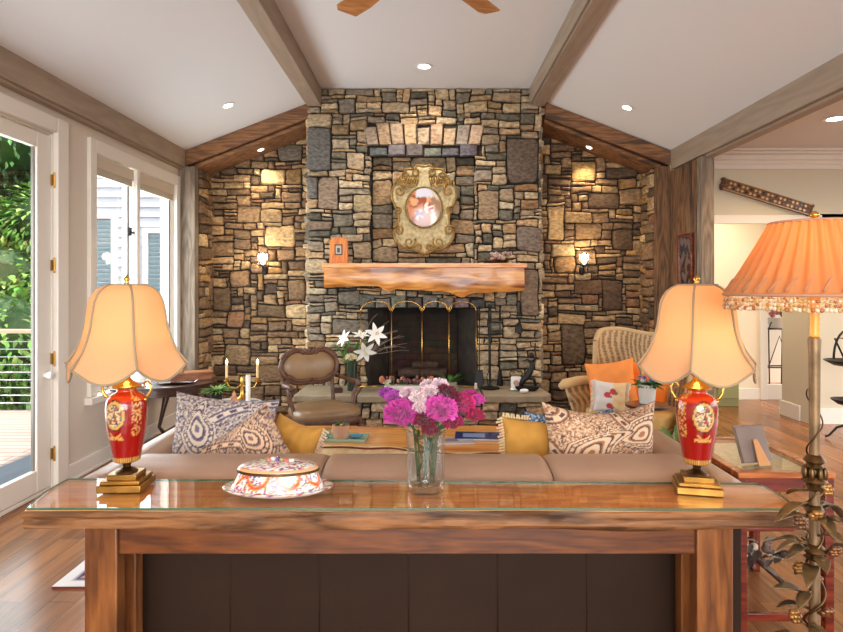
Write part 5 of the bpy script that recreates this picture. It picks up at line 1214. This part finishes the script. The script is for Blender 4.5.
# ------------------------------------------------------------ dark half-round table under the window
dl = thing('demilune_table', 'dark mahogany half-round table against the wall under the window', 'table', (-2.45, 5.92, -.027)); dl.scale = (1, 1, .89)
o_ = [(.74*sin(pi*i/36)-.29, -.50*cos(pi*i/36)) for i in range(37)]
MB().prism(o_, .70, .722).build('tabletop', m_darkwood, dl, bevel=.006); MB().prism([(x*.94-.01, y*.94) for x, y in o_], .62, .699).build('apron', m_darkwood, dl, bevel=.003)
for x, y in ((.28, -.14), (.28, .14), (-.22, -.40), (-.22, .40)): MB().tube([(x, y, .64), (x+.05, y*1.06, .54), (x+.02, y*1.0, .36), (x-.02, y*.96, .14), (x+.03, y*1.02, .052)], [.035,.04,.024,.017,.024], 10).ball((x+.03, y*1.02, .053), .022, seg=8, rings=6).build('leg', m_darkwood, dl, smooth=180)
cb_ = thing('wooden_box', 'long low reddish wooden box at the back of the half-round table', 'box', (-2.26, 6.02, .6165), R(24)); MB().box((0,0,.03), (.36,.17,.06)).build('body', wood('box_wood', S(120,66,40), S(166,104,66), 'X', 3), cb_, bevel=.004); MB().box((0,0,.069), (.38,.19,.016)).build('lid', wood('box_lid', S(130,76,46), S(176,116,76), 'X', 3), cb_, bevel=.003)
tr_ = thing('silver_tray', 'silver tray with handles in front of the wooden box', 'tray', (-2.30, 5.76, .6165), R(14)); MB().lathe([(0,0),(.1,.0),(.12,.012),(.124,.012),(.102,-.0)], 32, sx=1.35, sy=.7).build('tray_plate', M('silver', S(200,200,204), .2, 1), tr_, smooth=60)
for s in (-1, 1): MB().tube([(s*.16,-.03,.013),(s*.185,-.02,.03),(s*.185,.02,.03),(s*.16,.03,.013)], .005, 6).build('handle', M('silver_handle', S(200,200,204), .2, 1), tr_, smooth=180)
sn = thing('seashell', 'large white conch shell beside the lamp on the half-round table', 'shell', (-2.60, 5.66, .6165)); mb = MB().lathe([(.0,0),(.04,.01),(.06,.035),(.05,.055),(.055,.06),(.04,.08),(.042,.085),(.02,.11),(0,.14)], 20, sx=1.2, sy=.9); mb.build('shell', m_white, sn, smooth=60)
fl2 = thing('dried_arrangement', 'low dish of dark red dried flowers at the window side of the half-round table', 'flowers', (-2.60, 6.18, .6165)); MB().lathe([(.04,0),(.06,.02),(.065,.035),(0,.03)], 20).build('dish', m_bronze, fl2, smooth=50); mb = MB(); rnd = random.Random(4)
for k in range(18): blossom(mb, (rnd.uniform(-.06,.06), rnd.uniform(-.05,.05), .05+rnd.uniform(0,.04)), .02, rnd.choice([S(140,60,50), S(200,180,160), S(90,50,40)]), S(190,150,120), 10, k)
mb.build('flowers', m_petal, fl2)

# ------------------------------------------------------------ sconces and ceiling lights
def sconce(label, x, z, rz):
    t = thing('wall_sconce', label, 'wall lamp', (x, 7.47, z), 0, 'crystal sconces on the stone recess walls')
    MB().ball((0,.0,-.10), (.035,.02,.06), seg=12, rings=8).tube([(0,-.01,-.10),(0,-.08,-.11),(0,-.10,-.06)], .008, 8).lathe([(.012,-.06),(.05,-.05),(.055,-.04),(.02,-.036)], 20, (0,-.10,0)).build('bracket', m_iron, t, smooth=60)
    g = MB()
    for k in range(14):
        q = k/14*2*pi; g.box((.055*cos(q), -.10+.055*sin(q), .035), (.016,.008,.13), (0, 0, q+pi/2))
    g.build('crystal_rods', glass('sconce_crystal', (1,.98,.94), 2.5), t); MB().lathe([(.008,-.03),(.02,.0),(.022,.05),(.012,.09),(0,.1)], 14, (0,-.10,0)).build('bulb', emit('sconce_bulb', (1,.85,.62), 30), t, smooth=180)
    light('POINT', 'sconce_light', (x, 7.33, z+.06), 8.5, (1,.76,.48), .04)
sconce('glowing crystal sconce on the left stone recess wall', at(265,262,7.47).x, at(265,262,7.47).z, 0); sconce('glowing crystal sconce on the right stone recess wall', at(582,262,7.47).x, at(582,262,7.47).z, 0)
def can(label, loc, tilt, power, col=(1,.9,.76), r=.045, spot=R(80), aim=None):
    t = thing('recessed_light', label, 'ceiling light', loc, 0, 'small recessed spotlights'); t.rotation_euler = (0, tilt, 0)
    MB().lathe([(r*1.0,-.004),(r*1.45,-.006),(r*1.5,.0),(r*1.0,.004)], 24, caps=False).lathe([(r*1.0,-.004),(r*.92,.02),(r*.8,.03)], 24, caps=False).build('trim_ring', m_white, t, smooth=50)
    MB().lathe([(0,-.012),(r*.6,-.009),(r*.9,-.003),(r*.9,.0)], 20).build('lens', m_spot, t, smooth=180)
    d = Vector(aim)-Vector(loc) if aim else Vector((0,0,-1)); light('SPOT', 'recessed_beam', Vector(loc)+d.normalized()*.05, power, col, .03, d.to_track_quat('-Z','Y').to_euler(), spot=spot, blend=.7)
sl = math.atan(.385)
x = at(228,104,6.4).x
def ceil_pt(px, s):
    # the ray through px meets the sloping ceiling
    for Y in [4+.01*i for i in range(320)]:
        x_ = (px[0]-VX)*Y/F; z_ = EYE-(px[1]-VY)*Y/F
        if z_ >= slope_z(x_): return Vector((x_, Y, slope_z(x_)-.004))
can('recessed spotlight in the left ceiling slope', ceil_pt((228,105), -1), -sl, 45, (1,.93,.84)); can('recessed spotlight in the right ceiling slope', ceil_pt((627,107), 1), sl, 45, (1,.93,.84))
Yc = 2.2*F/(VY-66); can('recessed spotlight in the flat middle ceiling above the chimney', ((424-VX)*Yc/F, Yc, 3.696), 0, 60, (1,.93,.84), .06, R(110), (-.04, 7.0, 2.2))
can('small spotlight under the timber over the left stone recess', (-1.93, 7.27, slope_z(1.93)-.227), -sl, 34, (1,.78,.5), .03, R(95), (-1.93, 7.5, 2.0)); can('small spotlight under the timber over the right stone recess', (1.86, 7.27, slope_z(1.86)-.227), sl, 34, (1,.78,.5), .03, R(95), (1.86, 7.5, 2.0))
can('recessed light in the hall ceiling at the far right', (3.62, 5.6, 2.996), 0, 110, (1,.66,.34), .07, R(150), (3.6, 5.6, 0))

# ------------------------------------------------------------ ceiling fan, only its far blades reach into view
cfn = thing('ceiling_fan', 'wooden-bladed ceiling fan at the top of the picture', 'fan', (-.06, 3.30, 3.70))
MB().lathe([(.07,0),(.06,-.04),(.015,-.06),(.014,-.34),(.06,-.36),(.12,-.40),(.13,-.46),(.09,-.52),(.03,-.54),(0,-.54)], 28).build('motor', m_bronze, cfn, smooth=40)
for k in range(5):
    q = pi/2+R(36)+k*2*pi/5; t = Matrix.Rotation(q, 3, 'Z'); tilt = Matrix.Rotation(R(10), 3, 'X')
    bo_ = [(.10,-.03),(.2,-.055),(.6,-.078),(.76,-.07),(.785,.05),(.74,.078),(.2,.055),(.10,.03)]
    MB().prism(bo_, -.005, .005, lambda x, y, z: t @ (tilt @ Vector((x, y, z)))+Vector((0,0,-.487))).build('blade', wood('fan_blade_wood', S(164,104,52), S(206,146,84), 'X', 2, .4), cfn, bevel=.002)

# ------------------------------------------------------------ hall furnishings
zw = thing('wall_carving', 'long slanted carved wooden panel with pierced lattice on the hall wall', 'wall hanging', (3.68, 6.86, 2.48)); ang = R(17); rm = Matrix.Rotation(ang, 3, 'Y')
q = MB(); q.box((0,0,0), (.98,.05,.115), rm); q.build('body', wood('dark_lattice', S(74,48,28), S(130,90,56), 'X', 3), zw, bevel=.004)
g = MB()
for i in range(19):
    for j in (-1, 1): g.box(rm @ Vector((-.42+i*.047, -.027, j*.024)), (.026,.008,.026), (0, R(45)+ang, 0), S(196,160,110) if (i+j) % 3 else S(40,28,20))
for s in (-.056, .056): g.box(rm @ Vector((0,-.028,s)), (.98,.012,.008), rm, S(176,130,84))
g.build('lattice', m_porc, zw)
g = MB()
for s in (-1, 1):
    for k in range(4): g.ball(rm @ Vector((s*(.49+.01*(k % 2)), -.01, -.05+k*.033)), (.03,.026,.022), seg=8, rings=6)
g.build('carved_end', m_carved, zw, smooth=180)
# picture on the board wall
px_ = thing('wall_picture', 'dark red framed picture hung on the brown boards of the stub wall', 'picture', (2.665, 6.53, 1.78)); MB().span((-.012,-.18,-.27), (.012,-.15,.27)).span((-.012,.15,-.27), (.012,.18,.27)).span((-.012,-.15,.24), (.012,.15,.27)).span((-.012,-.15,-.27), (.012,.15,-.24)).build('frame', m_redwood, px_, bevel=.003)
pc = MB(); pc.grid(lambda u, v: Vector((-.004, lerp(.15,-.15,u), lerp(-.24,.24,v))), 30, 40, colf=lambda u, v: S(110,96,92) if noise.noise(Vector((u*4, v*5, 3))) > .0 else (S(70,34,30) if v < .6 else S(60,56,62))); pc.span((-.002,-.15,-.24), (.010,.15,.24), S(50,40,36)); pc.build('canvas', m_porc, px_)
# tiered metal stand at the right edge
ms = thing('tiered_stand', 'dark wrought iron tiered stand with bowls at the right edge of the hall', 'stand', (4.10, 6.15, 0)); g = MB().tube([(0,0,.06),(0,0,1.0)], .012, 8)
for z in (.16, .50, .78): g.ball((0,0,z), (.024,.024,.03), seg=10, rings=8)
for k in range(3): q_ = k*2*pi/3+.5; g.tube([(0,0,.16),(.09*cos(q_),.09*sin(q_),.12),(.16*cos(q_),.16*sin(q_),.03),(.19*cos(q_),.19*sin(q_),.02)], [.014,.012,.01,.014], 8)
g.tube([(.0,0,.72)]+[(-.13+.13*cos(pi-i/10*pi*.75)*1.0+.13, 0, 1.0+.13*sin(i/10*pi)) for i in range(0, 1)]+[(0,0,1.0)], .01, 6)
g.tube([(-.14*cos(i/16*pi), 0, .80+.28*sin(i/16*pi)) for i in range(17)], .011, 8); g.build('frame', m_iron, ms, smooth=180)
for z, r in ((.78, .21), (.40, .15)): MB().lathe([(.02,z-.06),(r*.6,z-.045),(r*.95,z-.005),(r,z+.005),(r*.9,z+.0),(r*.5,z-.035),(0,z-.05)], 28).build('bowl', m_iron, ms, smooth=60)
# green cabinet and white lamp in the room beyond
gc = thing('green_cabinet', 'sage green cabinet in the bright room beyond the hall', 'cabinet', (3.62, 8.1, 0)); MB().span((-.30,-.2,.0), (.28,.22,.86)).build('body', M('sage_paint', S(140,142,96), .6), gc, bevel=.006); MB().span((-.33,-.22,.86), (.31,.24,.90)).build('top', m_white, gc, bevel=.004)
for s in (-1, 1): d_ = MB().span((-.005+s*.145-.13,-.215,.10), (-.005+s*.145+.13,-.20,.82)).build('door', M('sage_door', S(150,152,104), .6), gc, bevel=.008); MB().ball((-.005+s*.03,-.225,.5), .012, seg=8, rings=6).build('knob', m_brass, d_, smooth=180)
tc_ = thing('paper_roll', 'tall white roll standing on the green cabinet', 'roll', (3.80, 8.08, .9005)); MB().lathe([(.06,0),(.062,.01),(.06,.36),(.055,.365),(0,.36)], 24).build('roll', m_white, tc_, smooth=40)
pc = thing('plant_stand', 'black wire plant stand with red flowers behind the glazed far door', 'plant stand', (5.02, 9.1, 0)); g = MB()
for x in (-.14, .14):
    for y in (-.1, .1): g.tube([(x, y, 0), (x*1.1, y, .9), (x*.8, y, 1.0)], .01, 6)
for z in (.35, .9): g.tube([(-.15,-.1,z),(.15,-.1,z),(.15,.1,z),(-.15,.1,z)], .01, 6, closed=True)
g.tube([(-.14,-.1,.4),(0,-.1,.8),(.14,-.1,.4)], .008, 6); g.build('frame', m_iron, pc, smooth=180); mb = MB(); rnd = random.Random(2)
for k in range(16): blossom(mb, (rnd.uniform(-.16,.16), rnd.uniform(-.1,.1), 1.14+rnd.uniform(-.06,.1)), .04, rnd.choice([S(206,60,60), S(226,120,120), S(90,130,80), S(90,130,80)]), S(226,160,150), 14, k)
mb.build('blooms', m_petal, pc); MB().lathe([(.08,.91),(.12,1.04),(.125,1.06),(0,1.05)], 20).build('pot', m_white, pc, smooth=50)

# ------------------------------------------------------------ outdoors: deck, railing, trees, neighbouring wing
m_deck, nt, out = newmat('deck_boards'); L = nt.links.new
b = N(nt, 'ShaderNodeBsdfPrincipled'); L(b.outputs[0], out.inputs[0]); b.inputs['Roughness'].default_value = .7; tc = N(nt, 'ShaderNodeTexCoord'); br = N(nt, 'ShaderNodeTexBrick'); L(tc.outputs['Object'], br.inputs[0]); br.inputs['Scale'].default_value = 1
br.inputs['Brick Width'].default_value = 4; br.inputs['Row Height'].default_value = .14; br.inputs['Mortar Size'].default_value = .006; br.inputs['Color1'].default_value = c4(S(196,176,164)); br.inputs['Color2'].default_value = c4(S(184,162,150)); br.inputs['Mortar'].default_value = c4(S(90,76,70)); L(br.outputs[0], b.inputs[0])
struct('deck', MB().span((-9.0, -1, -.24), (LX-.17, 8.3, -.12)), m_deck)
tag(MB().span((-30, -6, -2.2), (-2.9, 40, -2.1)).build('lawn', M('lawn', S(86,116,52), .95, var=.3, scale=2)), kind='structure')
rl = thing('deck_railing', 'pale wooden deck railing with horizontal steel cables outside the glass door', 'railing', (-6.4, 8.2, -.12)); MB().span((-2.6,-.07,1.02), (1.62,.07,1.07)).build('top_rail', M('rail_wood', S(206,176,150), .7), rl, bevel=.006)
for x in (-2.5, -1.1, .3, 1.58): MB().span((x-.04,-.04,0), (x+.04,.04,1.02)).build('post', M('rail_post', S(150,134,120), .7), rl, bevel=.004)
for k in range(9): MB().tube([(-2.55, 0, .11+k*.1), (1.58, 0, .11+k*.1)], .006, 6).build('cable', M('cable', S(200,204,206), .3, 1), rl, smooth=180)
m_foliage = M('foliage', attr='Col', rough=.6, var=.3, scale=9)
def tree(label, x, y, h, r, seed, n, cols, name='tree', z0=-2.1):
    t = thing(name, label, 'tree', (x, y, z0), 0, 'trees beyond the deck railing'); rnd = random.Random(seed); mb = MB()
    blobs = [(rnd.uniform(-.6,.6)*r, rnd.uniform(-.6,.6)*r, h*rnd.uniform(.25,.95), r*rnd.uniform(.35,.6)) for _ in range(14)]
    for k in range(int(n*1.9)):
        bx, by, bz, br_ = blobs[k % 14]; d = Vector((rnd.gauss(0,1), rnd.gauss(0,1), rnd.gauss(0,1))).normalized(); p = Vector((bx,by,bz))+d*br_*rnd.uniform(.7,1.05)
        c = rnd.choice(cols); mb.leaf(p, d+Vector((rnd.uniform(-.6,.6), rnd.uniform(-.6,.6), -.3)), (rnd.uniform(-.4,.4), rnd.uniform(-.4,.4), 1), rnd.uniform(.09,.17), rnd.uniform(.05,.09), .4, 2, tuple(v*rnd.uniform(.7,1.2) for v in c))
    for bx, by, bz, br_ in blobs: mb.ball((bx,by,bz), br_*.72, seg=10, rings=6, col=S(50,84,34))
    mb.build('crown', m_foliage, t); MB().tube([(0,0,0),(.05,0,h*.4),(0,.05,h*.8)], [.14,.11,.05], 8).build('trunk', M('bark_brown', S(90,74,60), .9), t, smooth=180)
G1, G2 = [S(120,160,66), S(86,134,48), S(150,186,90)], [S(60,104,44), S(84,126,60), S(46,84,36)]
tree('bright green bushy tree just beyond the railing', -6.9, 10.4, 5.2, 1.5, 1, 5200, G1); tree('dark green tall tree at the left beyond the railing', -9.2, 12.6, 8.5, 2.4, 2, 6500, G2)
tree('tall tree with dark leaves behind the bright one', -7.8, 14.5, 9.0, 2.4, 3, 5500, G2); tree('tree nearest the house wing behind the railing', -5.6, 12.2, 6.5, 1.5, 5, 3500, G1+G2)
tree('tree at the far left side of the deck', -10.5, 9.2, 7.5, 2.0, 6, 4200, G1+G2); tree('far dark tree filling the gap behind all the others', -11.5, 16.5, 11.0, 3.4, 7, 6000, G2)
hw_ = thing('house_wing', 'white clapboard house wing with louvred shutters outside the window', 'building', (-4.1, 8.6, -.12))
wb_ = MB().span((-.95,.02,0), (1.15,.3,4.6))
for k in range(34): wb_.box((.10, .008, .07+k*.135), (2.1,.03,.13), (R(-6),0,0))
wb_.build('siding', M('white_siding', S(196,200,208), .6), hw_, world=False)
MB().span((-.99,-.04,0), (-.88,.3,4.6)).build('corner_board', m_white, hw_)
for x0, x1, z0, z1 in ((-.62,-.20,1.15,2.55), (.30,.86,.6,2.35)):
    fr3 = MB().span((x0-.07,-.06,z0-.07), (x0,.0,z1+.07)).span((x1,-.06,z0-.07), (x1+.07,.0,z1+.07)).span((x0,-.06,z0-.07), (x1,.0,z0)).span((x0,-.06,z1), (x1,.0,z1+.07)).build('window_frame', m_white, hw_)
    lv2 = MB(); [lv2.box(((x0+x1)/2, -.03, z0+.03+k*.06), (x1-x0, .012, .055), (R(30),0,0)) for k in range(int((z1-z0)/.06))]; lv2.build('louvres', M('louvre_teal', S(150,176,186), .5), fr3)
# ------------------------------------------------------------ light
wd = bpy.data.worlds.new('sky'); bpy.context.scene.world = wd; wd.use_nodes = True
nt = wd.node_tree; nt.nodes.clear(); L = nt.links.new
o_ = N(nt, 'ShaderNodeOutputWorld'); bg = N(nt, 'ShaderNodeBackground'); sk = N(nt, 'ShaderNodeTexSky')
sk.sky_type = 'NISHITA'; sk.sun_disc = False; sk.sun_elevation = R(58); sk.sun_rotation = R(100); sk.air_density = 1; sk.dust_density = 3; sk.ozone_density = .6
hs = N(nt, 'ShaderNodeHueSaturation'); hs.inputs['Saturation'].default_value = .3; L(sk.outputs[0], hs.inputs['Color']); L(hs.outputs[0], bg.inputs[0]); bg.inputs[1].default_value = .6
L(bg.outputs[0], o_.inputs[0])
sun = light('SUN', 'sun', (3, 3, 12), 3.2, (1,.95,.86), R(.6))
sun.rotation_euler = Vector((-.30, .14, -1)).to_track_quat('-Z', 'Y').to_euler()
struct('deck_shade_strip', MB().span((-3.68, 2.0, -.118), (-2.935, 6.6, -.05)), M('grey_blue_shade', S(112,122,130), .8, var=.15, scale=4, stretch=(1,.1,1)))  # house shade on the deck, laid as a thin blue-grey slab
# daylight at the glazed openings then fill lights added out of view
light('AREA', 'door_daylight', (LX-.25, 3.76, 1.4), 75, (.86,.95,1), 1.7, (0, -pi/2, 0), 2.4)
light('AREA', 'window_daylight', (LX-.25, 6.05, 1.6), 75, (.86,.95,1), 1.9, (0, -pi/2, 0), 1.6)
light('AREA', 'rear_fill', (.3, YB-.05, 2.2), 450, (1,.985,.95), 5.0, (R(98), 0, 0), 3.0)  # unseen panel behind the camera, added to brighten the room
light('AREA', 'far_room_fill', (3.6, 7.7, 2.7), 26, (1,.82,.56), .5)  # unseen area light, added to brighten the jamb and far room
cam = bpy.data.cameras.new('camera'); co = bpy.data.objects.new('camera', cam); C.objects.link(co)
co.location = (0, 0, EYE); co.rotation_euler = (pi/2, 0, 0)
cam.sensor_width = 36; cam.lens = 36*F/843; cam.shift_x = -(VX-421.5)/843; cam.shift_y = (VY-316)/843; cam.clip_start = .05; cam.clip_end = 200
sc = bpy.context.scene; sc.camera = co
sc.view_settings.view_transform = 'Standard'; sc.view_settings.look = 'None'; sc.view_settings.gamma = 1; sc.view_settings.exposure = 0.07
